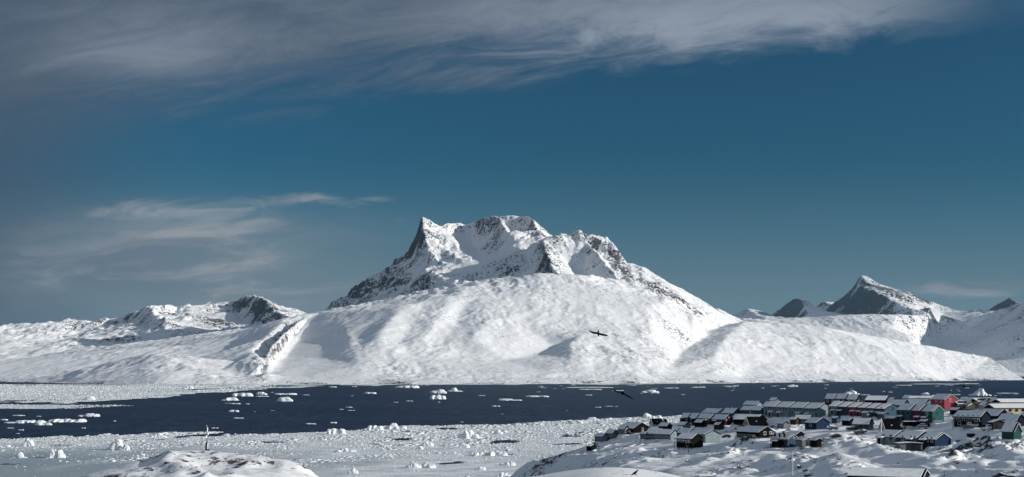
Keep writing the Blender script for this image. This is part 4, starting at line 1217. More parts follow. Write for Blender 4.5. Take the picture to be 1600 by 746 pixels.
# ---- skyline rows first (far), then nearer ones
g = 'stepped row of pale grey-blue terraced houses'
terrace([('nearest pale grey-blue row house with the big blank gable and one dark door', 18, 'pale', dict(win=[('L', .15, 3.6, .5, 1.3), ('L', .35, 3.6, .5, 1.3), ('L', .55, 3.6, .5, 1.3), ('L', .78, 3.6, .5, 1.3), ('L', .12, .8, .7, 1.6), ('L', .8, .8, .8, 1.9), ('F', .72, 1.0, .6, 1.0)])),
         ('second house of the pale grey-blue row, counted from its big gable', 17, 'pale', dict(win=[('L', .2, 3.6, .5, 1.3), ('L', .4, 3.6, .5, 1.3), ('L', .65, 3.6, .5, 1.3), ('L', .12, .8, .7, 1.6), ('L', .82, .8, .8, 1.9)])),
         ('third house of the pale grey-blue row, counted from its big gable', 17, 'pale', dict(win=[('L', .2, 3.6, .5, 1.3), ('L', .4, 3.6, .5, 1.3), ('L', .65, 3.6, .5, 1.3), ('L', .82, .8, .8, 1.9)])),
         ('last house of the pale grey-blue row, farthest from its big gable', 15, 'pale', dict(win=[('L', .15, 3.6, .5, 1.3), ('L', .35, 3.6, .5, 1.3), ('L', .55, 3.6, .5, 1.3), ('L', .78, 3.6, .5, 1.3), ('L', .75, .8, .8, 1.9)]))],
        1289, 654.5, 27, 14.5, 8, A, g, dz=0.15, shift=-0.9, trim=False)
g = 'blue terraced houses on the skyline'
terrace([('blue row house on the skyline directly left of the maroon gable', 24, 'slate', {}), ('blue row house second from the maroon gable on the skyline, with dark dormer', 16, 'violet', {}),
         ('blue-grey row house at the left end of the skyline terrace', 17, 'slate', {})], 1268, 632, 14, 9, 5.5, A, g, dz=0.3, trim=False, gwin=0)
H('maroon gabled house with white trim on the skyline, right of the blue terrace', 1281.5, 631.5, 17, 10, 10, 4.5, 30, 'maroon', win=[('F', .45, 1.2, .5, 2.6)], trim=True, gwin=0)
for i, (gx, gy, tx) in enumerate([(1308, 634, 'left of the three tall grey-brown houses with black gables on the skyline'), (1325, 634, 'middle one of the three tall grey-brown houses with black gables'),
                                  (1342, 635, 'right one of the three tall grey-brown houses with black gables')]):
    t_ = H(tx, gx, gy, 9, 13, 10, 6.5, 50, 'brown', group='three tall houses with black gables', gable_trim=None)
H('low dark shed with snowy roof below the left tall grey-brown house', 1313, 638.5, 6, 9, 3, 3, 48, 'black', name='shed', cat='shed', win=None, gable_trim=None)
H('low dark shed with snowy roof below the middle tall grey-brown house', 1328, 639.5, 6, 9, 3, 3, 48, 'black', name='shed', cat='shed', win=None, gable_trim=None)
g = 'first multicoloured terrace, ending in the grey-blue gable'
terrace([('grey-blue row house with a wide windowed gable, behind the black cabin', 12, 'slate', dict(gwin=1, win=[('L', .4, 3.4, .6, 1.2), ('F', .5, 3.2, .8, 1.5), ('F', .85, 2.6, .5, .5)])),
         ('teal-grey row house between the grey-blue gable and the red ones', 10, 'teal', {}), ('right red row house of the two in the first multicoloured terrace', 10, 'rose', {}),
         ('left red row house of the two in the first multicoloured terrace', 11, 'rose', {}), ('blue-grey row house left of the two red ones', 11, 'slate', {}),
         ('pale blue row house at the far left end of the multicoloured terrace', 11, 'pale', {})], 1395, 652.5, 31, 12.5, 7, A, g, dz=0.15, shift=-0.9, trim=False)
H('house with snowy roof and black gable behind the first multicoloured terrace', 1388, 633, 15, 28, 4, 6, 60, 'black', win=None, gable_trim=None)
H('small pale house with bright snowy roof behind the grey-blue gable', 1398, 634, 9, 9, 5, 4, 35, 'grey', win=None)
H('row house with long snowy roof and slate wall between the two terraces', 1417, 642, 12, 22, 8, 7, A, 'teal', name='row_house', cat='row house', trim=False)
g = 'second multicoloured terrace, ending in the green gable'
terrace([('green row house with a tall gable, second terrace from the left', 13, 'green', dict(gable_trim='white', win=[('L', .5, 3.2, .7, 1.2, True), ('F', .42, 3.3, .8, 1.3), ('F', .15, .6, .9, 1.5, False)])),
         ('purple-red row house beside the green one', 11, 'plum', {}), ('teal row house next to the purple-red one', 17, 'teal', {})], 1466, 661, 24, 17, 9, A, g, dz=0.15, shift=-0.9, trim=False)
H('maroon gabled house with long snowy roof behind the green and purple houses', 1451, 640, 12, 24, 6, 7, A, 'maroon', win=None, gable_trim=None)
H('small green house tucked between the maroon gable and the bright red house', 1462, 640, 10, 8, 6, 4, A, 'green', win=None)
H('bright red gabled house with white-framed window on a dark raised basement', 1486, 644, 25, 15, 14, 7.5, 32, 'red', win=[('F', .44, 3.5, .9, 1.2), ('L', .25, 3.2, .8, 1.2), ('L', .6, 3.2, .8, 1.2)], found=3.4, lift=1.6, gable_trim='white')
# ---- yellow quarter at the right
cr = 'cream'
for i, (gx, gy, gw, lw, eh, rs, an, lb) in enumerate([
        (1423, 630, 9, 6, 5, 4, 28, 'small cream gabled house on the skyline behind the second terrace'),
        (1440, 630, 12, 16, 3, 3, 62, 'first snowy-roofed cream house right of the small cream gable on the skyline'),
        (1458, 630, 12, 16, 3, 3, 62, 'second snowy-roofed cream house on the skyline, left of the red roof'),
        (1474, 629, 10, 14, 3, 3, 62, 'snowy-roofed cream house just behind the red house ridge'),
        (1512, 634, 9, 6, 6, 4.5, 28, 'leftmost cream gabled house of the yellow quarter'),
        (1523, 636, 8, 12, 8, 4, 22, 'cream house with a narrow gable, second from the left in the yellow quarter'),
        (1545, 638, 9, 12, 9, 4.5, 20, 'tall cream gabled house in the middle of the back yellow row'),
        (1557, 638, 9, 11, 9, 5, 20, 'cream gabled house with dark roof side, right of the tall middle one'),
        (1518, 641, 14, 6, 6, 5, 18, 'plain sand-coloured gabled house in front of the leftmost yellow ones'),
        (1544, 642, 10, 5, 4, 4.5, 18, 'small sand-coloured gable in front of the tall middle cream house')]):
    H(lb, gx, gy, gw, lw, eh, rs, an, cr, group='cream and yellow houses at the right', win=[('F', .5, eh * .16, .6, 1.0, False)] if i < 8 and i not in (1, 2, 3) else None, found=2.5)


def block(label, x0, x1, yb, h_px, depth, ang, col, rows, cols, group, dist=None, roof_rise=1.3, name='apartment_block'):
    """long low block seen from its eaves side; x0..x1 and base in photo pixels"""
    p0 = on_ground((x0 + x1) / 2, yb); Y = dist or p0.y; s = Y / FPX; a = math.radians(ang)
    Lx = (x1 - x0) * s / math.cos(a); hh = h_px * s
    cx_ = ((x0 + x1) / 2 - 800) * s; z_ = p0.z
    flatten(cx_, Y + depth / 2, max(Lx * .5, depth) * .8, z_)
    t = root(name, label, 'apartment block', (cx_, Y, z_ + .1), a, group)
    m = MB(); m.box(-Lx / 2, Lx / 2, 0, depth, -2, hh); m.obj('wall', [WM(col)], t)
    d2 = depth / 2 + .4
    rr = MB(); rr.poly([(-Lx / 2 - .3, -.4, hh + .004), (Lx / 2 + .3, -.4, hh + .004), (Lx / 2 + .3, d2 - .4, hh + roof_rise), (-Lx / 2 - .3, d2 - .4, hh + roof_rise), (-Lx / 2 - .3, depth + .4, hh + .004), (Lx / 2 + .3, depth + .4, hh + .004)],
                       [(0, 1, 2, 3), (3, 2, 5, 4), (0, 3, 4), (1, 5, 2), (0, 4, 5, 1)])
    rr.obj('roof', [M_ROOF], t)
    sn = MB(); sn.poly([(-Lx / 2 - .3, -.42, hh + .15), (Lx / 2 + .3, -.42, hh + .15), (Lx / 2 + .3, d2 - .4, hh + roof_rise + .15), (-Lx / 2 - .3, d2 - .4, hh + roof_rise + .15), (-Lx / 2 - .3, depth + .42, hh + .15), (Lx / 2 + .3, depth + .42, hh + .15),
                        (-Lx / 2 - .3, -.42, hh + .5), (Lx / 2 + .3, -.42, hh + .5), (Lx / 2 + .3, d2 - .4, hh + roof_rise + .5), (-Lx / 2 - .3, d2 - .4, hh + roof_rise + .5), (-Lx / 2 - .3, depth + .42, hh + .5), (Lx / 2 + .3, depth + .42, hh + .5)],
                       [(0, 1, 7, 6), (6, 7, 8, 9), (9, 8, 11, 10), (0, 6, 9, 3), (3, 9, 10, 4), (1, 2, 8, 7), (2, 5, 11, 8), (5, 4, 10, 11), (0, 3, 2, 1), (3, 4, 5, 2)])
    sn.obj('roof_snow', [snow_mat()], t)
    for k in range(rows):
        for i in range(cols):
            w_ = window(t, 'F', (i + .5) * Lx / cols, .9 + k * 2.6, 1.1, .95, Lx, depth, False)
    return t


block('long cream block of the back yellow row, left part with dark roof edge', 1527, 1541, 638, 9, 8, 12, cr, 2, 4, 'long cream blocks')
block('long pale yellow block of the back row, cut by the right edge', 1562, 1612, 638, 8.5, 9, 10, cr, 1, 8, 'long cream blocks')
block('long cream block in front with bright snowy roof and a row of small dark windows', 1552, 1615, 648, 8.5, 9, 8, cr, 1, 6, 'long cream blocks')
block('low grey-green block with three small windows right of the red house', 1496, 1511, 641.5, 9, 8, 10, 'greygreen', 2, 4, 'long cream blocks')

# ---- cluster on the left shoulder of the village
g = 'terraced houses with brown walls at the upper left of the village'
terrace([('row house with red-brown gable and round white windows, upper left terrace', 18, 'maroon', dict(gwin=2, win=[('F', .52, 3.0, .9, 1.0, True), ('F', .2, 2.2, .5, .8, True), ('L', .3, 1.4, 1.0, 1.3, True), ('L', .7, 1.4, 1.0, 1.3, True)])),
         ('row house attached behind the red-brown gable of the upper left terrace', 18, 'brown', dict(win=[('L', .2, 1.4, 1.2, 1.3, True), ('L', .5, 1.4, 1.2, 1.3, True), ('L', .8, 1.4, 1.2, 1.3, True)]))],
        1139, 665, 15, 8.5, 6.5, A, g, dz=0.2, shift=-0.9)
terrace([('row house with small cream gable at the right end of the far upper left row', 13, 'brown', dict(win=[('L', .3, 1.2, 1.2, 1.3, True), ('L', .7, 1.2, 1.2, 1.3, True)])),
         ('middle row house of the far upper left row with windows between white posts', 11, 'brown', dict(win=[('L', .3, 1.2, 1.2, 1.3, True), ('L', .7, 1.2, 1.2, 1.3, True)])),
         ('row house at the left end of the far upper left row, nearest the ice', 11, 'navy', dict(win=[('L', .3, 1.2, 1.2, 1.3, True)]))],
        1109, 661.5, 9, 7, 6, A, 'far upper left row of terraced houses', dz=0.0, shift=-0.5)
H('house with violet-blue gable peeking over the upper left terrace', 1129, 653, 17, 20, 5.5, 6, 30, 'violet', win=None)
H('blue gabled house with broad snowy roof right of the violet one', 1153, 653, 15, 16, 6, 7, 45, 'slate', win=None, chimney=True)
H('small blue-gabled house low on the snow between broad roof and terrace', 1176, 648, 10, 12, 3, 5, 42, 'slate', win=None)
H('last small blue-gabled house left of the pale grey-blue terrace', 1194, 649, 11, 14, 3.5, 5.5, 42, 'slate', win=None)
H('low snow-drifted house at the foot of the skyline slope', 1187, 640, 12, 18, 2.4, 5, 45, 'pale', win=None, gable_trim=None)
H('house with black-edged gable and wide snowy roof behind the yellow and black cabin', 1190, 664, 20, 32, 7, 7, 50, 'black', win=None, gable_trim='dark')


def aframe(label, x0, x1, yt, yb, ang, end_col, slope_lab='black', deck=False, depth=7.0):
    """steep-roofed cabin seen from its bare black roof side, gable turned to the left"""
    pc = on_ground((x0 + x1) / 2, yb); s = pc.y / FPX; a = math.radians(ang)
    Lr = (x1 - x0) * s / abs(math.sin(a)); hh = (yb - yt) * s
    flatten(pc.x, pc.y + 3, Lr * .7, pc.z)
    # local y axis runs from the left gable to the right
    p = Vector((pc.x - Lr / 2 * abs(math.sin(a)), pc.y + .5, pc.z + .15))
    a = -a
    t = root('cabin', label, 'cabin', p, a)
    w2 = depth / 2
    m = MB(); m.prism([(-w2, 0), (w2, 0), (w2 * .93, .9), (0, hh), (-w2 * .93, .9)], .25, Lr - hh * .24); m.obj('wall', [WM(end_col)], t)
    f = MB(); f.box(-w2 + .1, w2 - .1, .3, Lr - .3, -3, -.003); f.obj('foundation', [M_CONC], t)
    r = MB()
    for sg in (-1, 1):
        # the eaves run longer than the ridge, so the bare slope tapers upwards
        r.poly([(0, .25, hh + .04), (sg * (w2 + .05), 0, .45), (sg * (w2 + .05), Lr, .45), (0, Lr - hh * .20, hh + .04),
                (0, .25, hh + .24), (sg * (w2 + .25), 0, .45), (sg * (w2 + .25), Lr, .45), (0, Lr - hh * .20, hh + .24)],
               [(0, 1, 2, 3), (4, 7, 6, 5), (0, 4, 5, 1), (1, 5, 6, 2), (2, 6, 7, 3), (3, 7, 4, 0)])
    r.obj('roof', [M_ROOF], t)
    g_ = MB()
    for sg in (-1, 1):
        g_.prism([(0, hh + .26), (0, hh - .1), (sg * (w2 - .05), .45), (sg * (w2 + .27), .45)], -.08, -.004)
    g_.obj('gable_trim', [M_TRIM], t)
    window(t, 'F', w2, 1.0, 1.2, 1.3, depth, Lr, True); window(t, 'F', w2, 3.2, .8, .9, depth, Lr, True)
    k = MB(); k.box(w2 * .45, w2 * .45 + .5, Lr * .4, Lr * .4 + .7, hh * .5, hh * .56 + .25); k.obj('skylight', [M_METAL], t)
    if deck:
        d = MB(); d.box(-w2 - .5, w2 + .5, -2.6, -.1, -.1, .1); d.obj('deck', [M_TRIM], t)
        q = MB(); q.box(-w2 - .5, w2 + .5, -2.62, -2.55, 1.0, 1.08)
        for i in range(9): q.box(-w2 - .5 + i * (depth + .9) / 8, -w2 - .42 + i * (depth + .9) / 8, -2.62, -2.55, .104, .997)
        q.obj('railing', [M_TRIM], t)
    return t


aframe('black steep-roofed cabin with a white trimmed end, standing alone against the packed ice', 1017, 1036, 655.5, 665.5, 78, 'white')
aframe('small black steep-roofed cabin touching the lone one at the ice edge', 1036.5, 1043, 656, 665.5, 78, 'black')
aframe('black steep-roofed cabin with a yellow end wall', 1166, 1198, 653.5, 668, 72, 'yellow')
aframe('large black steep-roofed cabin with white end, behind the white flagpole', 1378, 1407, 656.5, 676, 75, 'white', deck=True)

H('black gabled house with round and double white windows and a wide snowy roof', 1198.5, 685.5, 27, 26, 6.5, 8, 32, 'black', win=[('F', .36, 1.3, 1.2, 1.2, True), ('F', .72, 1.5, .9, 1.1, True), ('F', .87, 1.5, .9, 1.1, True), ('L', .4, .9, .9, 1.2, False)], deck=(2.2, .3), gable_trim='dark')
H('blue-grey house with balconies on dark stilts, nearest the open slope', 1239, 699.5, 20, 20, 12, 6.5, 40, 'slate', win=[('L', .2, 3.3, .8, 1.9, False), ('L', .5, 3.3, .8, 1.9, False), ('L', .8, 3.3, .8, 1.9, False), ('L', .3, .7, .9, 1.6, False), ('F', .82, .5, .7, 1.4, False), ('F', .6, 3.4, .7, .8, True)], deck=(1.6, 2.9), gable_trim='white', chimney=True)
H('dark annex with snowy roof just behind the blue-grey balcony house', 1251, 689, 13, 13, 5, 4, 38, 'black', win=None, gable_trim=None)
H('small pale garage with a snowy roof and two dark openings, right of the balcony house', 1263, 698.5, 20, 7, 6, 4, 20, 'grey', name='garage', cat='garage', win=[('F', .38, .2, .7, 1.9, False), ('F', .6, .2, .7, 1.9, False)], gable_trim='white')
H('navy blue gabled house alone on the snow below the pale terrace', 1286, 671.5, 24, 14, 9.5, 7, 34, 'blue', win=[('L', .5, 1.2, .9, 1.1, True), ('F', .85, .7, .4, .5, True)], gable_trim=None)
H('low house buried in snow with dark window row, left of the navy blue one', 1268, 663.5, 6, 22, 3, 5, 62, 'grey', win=[('L', .3, .8, 1.4, .9, False), ('L', .7, .8, 1.4, .9, False)], gable_trim=None)
H('bungalow with a broad snowy roof and dark glazed front, left of the large black cabin', 1362, 672, 10, 24, 4, 8, 62, 'grey', win=[('L', .2, .6, 1.6, 1.3, False), ('L', .5, .6, 1.6, 1.3, False), ('L', .8, .6, 1.6, 1.3, False)])
# left shoulder, lower group
H('black gabled house with a white window at the ice edge and a pale deck side', 1003, 677, 28, 20, 6, 8.5, 33, 'black', win=[('F', .55, 1.0, 1.0, 1.5, True), ('L', .3, .8, 1.0, 1.4, True), ('L', .7, .8, 1.0, 1.4, True)], deck=(2.0, .2), gable_trim='dark')
H('small greenish house on stilts, second from the left end of the village', 963, 685, 10, 12, 5, 5, 45, 'greygreen', trim=True, deck=(1.4, .1), gable_trim=None)
H('small greenish house on stilts at the left end of the village', 947, 690, 9, 13, 5.5, 4.5, 45, 'greygreen', trim=True, deck=(1.4, .1), gable_trim=None)
H('pale green house with small windows left of the black gabled one, half hidden', 980, 679, 8, 10, 7, 5, 42, 'greygreen', gable_trim=None)
H('low dark hut at the very left tip of the village by the ice', 928, 688.5, 9, 7, 2.6, 2, 45, 'black', name='hut', cat='hut', win=None, gable_trim=None)
H('pale house with snowy roof below the lone black cabin, on a dark base', 1035, 686.5, 10, 20, 7.5, 7, 58, 'grey', win=[('L', .2, .8, .9, 1.2, True), ('L', .5, .8, .9, 1.2, True), ('L', .8, .8, .9, 1.2, True)], gable_trim='dark', deck=(1.8, .1))
H('pale house with long eaves and posts right of the one on a dark base', 1054, 687, 14, 24, 7, 6.5, 52, 'pale', win=[('L', .15, .8, .9, 1.3, True), ('L', .4, .8, .9, 1.3, True), ('F', .5, 1.5, .9, 1.2, True)], gable_trim='dark')
H('mint-grey gabled house with one dark window in the middle of the left group', 1065, 682, 14, 8, 6.5, 6.5, 30, 'pale', win=[('F', .45, 1.6, 1.1, 1.1, False)], gable_trim='white')
H('house with black roof edges and shaded front behind the stilt house', 1083, 685, 16, 16, 6, 6.5, 40, 'brown', win=[('L', .3, 1.2, 1.0, 1.2, True), ('L', .7, 1.2, 1.0, 1.2, True)], gable_trim='dark')
H('large pale house with upright boards and white corner posts, right side of left group', 1114, 692, 26, 22, 12, 6, 30, 'pale', win=[('L', .2, 1.4, .8, 1.4, False), ('L', .5, 1.4, .8, 1.4, False), ('L', .8, 1.4, .8, 1.4, False), ('F', .2, 2.2, .5, 1.4), ('F', .6, 2.2, .5, 1.4)], gable_trim='dark')
H('dark house on tall stilts with a two-storey white-railed balcony, lowest of the left group', 1090, 700, 20, 22, 13, 7, 48, 'black', win=[('L', .15, 2.8, .9, 1.0, True), ('L', .38, 2.8, .9, 1.0, True), ('L', .62, 2.8, .9, 1.0, True), ('L', .85, 2.8, .9, 1.0, True), ('L', .3, .4, 1.0, 1.4, True)], deck=(2.2, 2.3), found=5, gable_trim='dark')
# right side, nearer
g = 'front terrace of three houses ending in the deep blue gable'
terrace([('deep blue gabled row house at the near end of the front terrace', 18, 'blue', dict(win=[('L', .2, 1.5, .7, 1.6, True), ('L', .5, 1.5, .7, 1.6, True), ('L', .8, 1.5, .7, 1.6, True)], gwin=0, gable_trim='white')),
         ('middle house of the front terrace with the widest snowy roof', 25, 'slate', dict(win=[('L', .12, 1.5, .7, 1.6, True), ('L', .3, 1.5, .7, 1.6, True), ('L', .7, 1.5, .7, 1.6, True)])),
         ('pale blue house at the left end of the front terrace', 22, 'pale', dict(win=[('L', .2, 1.2, .9, 2.0, False), ('L', .6, 1.2, .9, 2.0, False)]))],
        1473.5, 699, 33, 10.5, 9.5, 40, g, dz=0.15, shift=-1.3)
H('open-fronted shed with flat snowy roof and white posts before the front terrace', 1424, 706, 36, 6, 9, 1.2, 8, 'grey', name='shed', cat='shed', win=[('F', .42, .1, 2.2, 2.0, False), ('F', .75, .1, 2.6, 2.0, False)], gable_trim='dark', found=1.5)
H('navy house with a long window band and snowy roof, in front of the yellow quarter', 1541, 668, 20, 34, 15, 8, 46, 'navy', win=[('L', .12, 3.0, .9, 1.2, True), ('L', .3, 3.0, .9, 1.2, True), ('L', .48, 3.0, .9, 1.2, True), ('L', .66, 3.0, .9, 1.2, True), ('L', .84, 3.0, .9, 1.2, True),
                                                                                                 ('L', .2, .6, 1.1, 1.2, True), ('L', .5, .6, 1.1, 1.2, True), ('L', .8, .6, 1.1, 1.2, True)], deck=(1.6, 2.2), gable_trim='dark')
H('navy gabled house with a long sunlit roof edge beside the window-band house', 1569, 661, 24, 22, 8, 8.5, 34, 'navy', win=None, gable_trim='dark')
H('brown boathouse with a bright white porch roof below the navy gables', 1562, 672, 22, 4, 9, 3.5, 14, 'brown', name='boathouse', cat='boathouse', win=[('F', .5, .1, 2.4, 2.0, False)], gable_trim=None)
H('dark grey house with a snowy roof at the right edge of the photo', 1596, 667, 16, 22, 8, 7, 40, 'navy', trim=False, gable_trim='dark')
H('grey lean-to with a snowy roof in front of the dark house at the right edge', 1590, 672, 13, 8, 5, 3, 20, 'grey', name='shed', cat='shed', win=None, gable_trim=None)
H('green-fronted boathouse with steep snow-covered roof half sunk in a drift', 1590, 687, 15, 12, 2.5, 12, 30, 'green', name='boathouse', cat='boathouse', win=None, gable_trim='white')
H('long house at the bottom edge with two pairs of chimney pipes on its snowy roof', 1446, 762, 30, 104, 7, 10, 66, 'navy', win=None, gable_trim='white', found=2)

# ---- outbuildings filling the gaps between the rows
for gx, gy, gw, lw, eh, rs_, an, c_, lb in (
        (1215, 633, 7, 8, 3.5, 3.5, 40, 'grey', 'tiny snow-covered house at the left foot of the skyline terrace'),
        (1160, 660, 9, 9, 4, 4, 35, 'grey', 'grey outbuilding behind the yellow-ended black cabin'),
        (1128, 672, 8, 8, 3.5, 3, 45, 'brown', 'brown shed below the upper left terrace'),
        (1100, 669, 8, 10, 4, 3.5, 45, 'black', 'black shed below the far upper left row'),
        (1075, 672, 9, 10, 4.5, 4, 40, 'greygreen', 'grey-green house between the lone cabin and the upper left rows'),
        (1046, 674, 9, 12, 4.5, 4.5, 48, 'black', 'low black-gabled house just right of the lone cabin'),
        (1168, 684, 10, 10, 4, 2.5, 28, 'black', 'open black carport left of the house with round window'),
        (1228, 672, 8, 8, 3, 3, 35, 'grey', 'half-buried grey shed above the balcony house'),
        (1246, 664, 6, 8, 2.6, 2.5, 50, 'brown', 'tiny brown shed left of the low buried house'),
        (1310, 662, 6, 6, 2.5, 2, 30, 'slate', 'tiny blue-grey shed right of the navy blue house'),
        (1331, 666, 7, 10, 3.5, 2.5, 40, 'black', 'dark store shed with goods left of the bungalow'),
        (1357, 655, 6, 6, 2.6, 2, 30, 'grey', 'grey bin shed under the red row houses'),
        (1385, 656, 8, 7, 3, 2.2, 25, 'teal', 'teal shed under the grey-blue gable'),
        (1402, 664, 8, 8, 3, 2.5, 20, 'grey', 'grey shed with bright snow roof right of the large black cabin'),
        (1424, 659, 7, 7, 3, 2, 28, 'black', 'black store shed at the left foot of the second terrace'),
        (1450, 668, 7, 7, 3, 2, 28, 'maroon', 'maroon shed in front of the green gable'),
        (1500, 649, 7, 8, 3, 2.5, 25, 'black', 'dark shed beside the raised basement of the red house'),
        (1505, 660, 8, 8, 3.5, 2.5, 30, 'navy', 'small navy shed left of the window-band house'),
        (1527, 655, 8, 9, 3.5, 3, 38, 'navy', 'navy outbuilding behind the window-band house'),
        (1556, 655, 8, 9, 4, 3, 35, 'grey', 'grey outbuilding between the two navy gables'),
        (1580, 660, 9, 9, 4.5, 3.5, 38, 'black', 'black outbuilding left of the house at the right edge'),
        (1280, 700, 8, 7, 3, 2, 25, 'black', 'black shed right of the pale garage'),
        (1218, 701, 7, 8, 2.6, 1.6, 40, 'black', 'dark low shed at the lower left foot of the balcony house'),
        (1012, 686, 7, 8, 3.5, 3, 45, 'grey', 'grey shed below the black gabled house at the ice edge'),
        (1101, 690, 8, 9, 4.5, 3.5, 42, 'navy', 'navy annex between the stilt house and the large pale house'),
        (1535, 634, 8, 12, 5, 3.5, 25, 'cream', 'cream house with dark roof side between two back-row gables'),
        (1575, 633, 9, 12, 5, 4, 20, 'cream', 'cream house behind the long pale yellow block'),
        (1592, 633, 9, 12, 5, 4, 20, 'cream', 'farthest right cream gabled house on the skyline')):
    H(lb, gx, gy, gw, lw, eh, rs_, an, c_, name='house' if 'house' in lb.split(' ')[:5] and 'shed' not in lb else 'shed', cat='house' if 'house' in lb.split(' ')[:5] and 'shed' not in lb else 'shed',
      win=[('F', .5, .8, .6, .8, False)] if eh > 3.4 else None, gable_trim=None, found=2.0)
# ================================================================== SMALLER THINGS
def loft(rings, name='body', mat=None, parent=None, cap=True):
    """rings: list of closed loops with the same number of points"""
    n = len(rings[0]); v_ = [tuple(p) for r in rings for p in r]; f = []
    for i in range(len(rings) - 1):
        for j in range(n):
            f.append((i * n + j, i * n + (j + 1) % n, (i + 1) * n + (j + 1) % n, (i + 1) * n + j))
    if cap: f += [tuple(range(n - 1, -1, -1)), tuple(range((len(rings) - 1) * n, len(rings) * n))]
    return v_, f


M_FEATHER = paint('raven_feathers', (0.003, 0.003, 0.0035), 0.9, False, 0.02)


def ell(c, rx, rz, n=10, ax='y'):
    return [(c[0] + rx * math.cos(2 * math.pi * k / n), c[1], c[2] + rz * math.sin(2 * math.pi * k / n)) for k in range(n)]


def raven(name, label, loc, rot, wings=None, scale=1.0):
    """beak towards -y. wings: None when perched, else (left angle, right angle, sweep) in degrees"""
    V, F = [], []
    def put(v_, f):
        b = len(V); V.extend(v_); F.extend([tuple(b + i for i in q) for q in f])
    # body, neck, head and beak in one run
    put(*loft([ell((0, .20, -.005), .012, .01), ell((0, .13, 0), .050, .040), ell((0, .04, -.01), .078, .072), ell((0, -.05, -.005), .080, .078), ell((0, -.13, .015), .058, .058),
               ell((0, -.18, .03), .046, .046), ell((0, -.225, .038), .047, .046), ell((0, -.262, .034), .030, .030), ell((0, -.30, .026), .013, .018), ell((0, -.335, .014), .004, .005)]))
    # wedge tail
    tz = 0
    put(*loft([[(-.03, .12, .012), (.03, .12, .012), (.03, .12, -.012), (-.03, .12, -.012)], [(-.05, .26, .008), (.05, .26, .008), (.05, .26, -.008), (-.05, .26, -.008)],
               [(-.065, .36, .005), (.065, .36, .005), (.065, .36, -.005), (-.065, .36, -.005)], [(-.02, .42, .003), (.02, .42, .003), (.02, .42, -.003), (-.02, .42, -.003)]]))
    if wings:
        for s, an in ((-1, wings[0]), (1, wings[1])):
            a = math.radians(an); out = []
            x = y = z = 0.0
            px_, pz = s * .05, .03
            seg = [(0, .17, .0, .022, 0), (.16, .19, -.03, .018, 1.0), (.34, .19, -.01, .012, .55), (.50, .15, .05, .008, .1), (.62, .06, .10, .004, -.35), (.66, .02, .13, .002, -.5)]
            lx, lz, ld = px_, pz, 0
            for d_, ch, sw, th, k in seg:
                aa = a * (1.0 if k >= .5 else (0.5 + k)) if True else a
                lx += s * (d_ - ld) * math.cos(aa); lz += (d_ - ld) * math.sin(aa); ld = d_
                yc = sw * wings[2]
                out.append([(lx, -ch * .35 + yc, lz + th), (lx, ch * .75 + yc, lz + th * .4), (lx, ch * .75 + yc, lz - th * .4), (lx, -ch * .35 + yc, lz - th)])
            put(*loft(out))
    else:
        for s in (-1, 1):      # folded wings and feet
            put(*loft([[(s * .05, -.10, .03), (s * .086, -.08, .02), (s * .088, -.06, -.04), (s * .06, -.08, -.05)], [(s * .04, .05, .05), (s * .09, .06, .02), (s * .09, .06, -.03), (s * .06, .06, -.045)],
                       [(s * .01, .30, .02), (s * .035, .31, .01), (s * .035, .31, -.006), (s * .012, .30, -.01)]]))
            put(*loft([[(s * .03, -.01, -.06), (s * .045, -.01, -.06), (s * .045, .01, -.06), (s * .03, .01, -.06)], [(s * .034, -.03, -.16), (s * .044, -.03, -.16), (s * .044, -.015, -.16), (s * .034, -.015, -.16)],
                       [(s * .02, -.09, -.175), (s * .06, -.09, -.175), (s * .05, .02, -.175), (s * .03, .02, -.175)]]))
    me = bpy.data.meshes.new(name); me.from_pydata([tuple(c * scale for c in p) for p in V], [], F); me.materials.append(M_FEATHER)
    bm = bmesh.new(); bm.from_mesh(me); bmesh.ops.recalc_face_normals(bm, faces=bm.faces); bm.to_mesh(me); bm.free()
    me.polygons.foreach_set('use_smooth', [True] * len(me.polygons))
    o = bpy.data.objects.new(name, me); COL.objects.link(o)
    o.location = loc; o.rotation_euler = rot
    tag(o, label, 'bird', None)
    return o


R_ = math.radians
raven('raven', 'black raven gliding in front of the main snow slope', P(935, 522, 104), (R_(38), R_(-24), R_(160)), (10, -24, 1.0), 1.0)
raven('raven', 'black raven with drooping wings crossing the open water, centre right', P(973, 615, 95), (R_(22), R_(-36), R_(168)), (4, -28, 1.0), 1.1)
raven('raven', 'black raven gliding low over the fjord behind the yellow houses', P(1506, 604, 112), (R_(8), R_(-12), R_(168)), (8, -14, 1.0))
hp = on_ground(992, 744, 100, 200)
raven('raven', 'black raven sitting on the rounded snow hump at the bottom edge', (hp.x, hp.y, ground_z(hp.x, hp.y) + .21), (R_(-28), 0, R_(118)), None, 1.25)

# ---- beacon on the left knoll
bp_ = Vector(P(323.5, 699, 341.5))
s = bp_.y / FPX
t = root('navigation_beacon', 'slim white and black navigation beacon with small boards, on the top of the left knoll', 'beacon', (bp_.x, bp_.y, ground_z(bp_.x, bp_.y) - .05), R_(35))
m = MB(); m.poly([(-.42, -.35, -.4), (.42, -.35, -.4), (.42, .35, -.4), (-.42, .35, -.4), (-.36, -.3, .25), (.36, -.3, .25), (.36, .3, .25), (-.36, .3, .25)], [(0, 3, 2, 1), (4, 5, 6, 7), (0, 1, 5, 4), (1, 2, 6, 5), (2, 3, 7, 6), (3, 0, 4, 7)]); m.obj('base', [M_DARK], t)
m = MB()
for sx in (-.24, .24):
    for sy in (-.2, .2): m.bar((sx, sy, .25), (sx * .7, sy * .7, 1.9), .07)
m.box(-.2, .2, -.18, .18, 1.9, 2.0); m.obj('frame', [M_DARK], t)
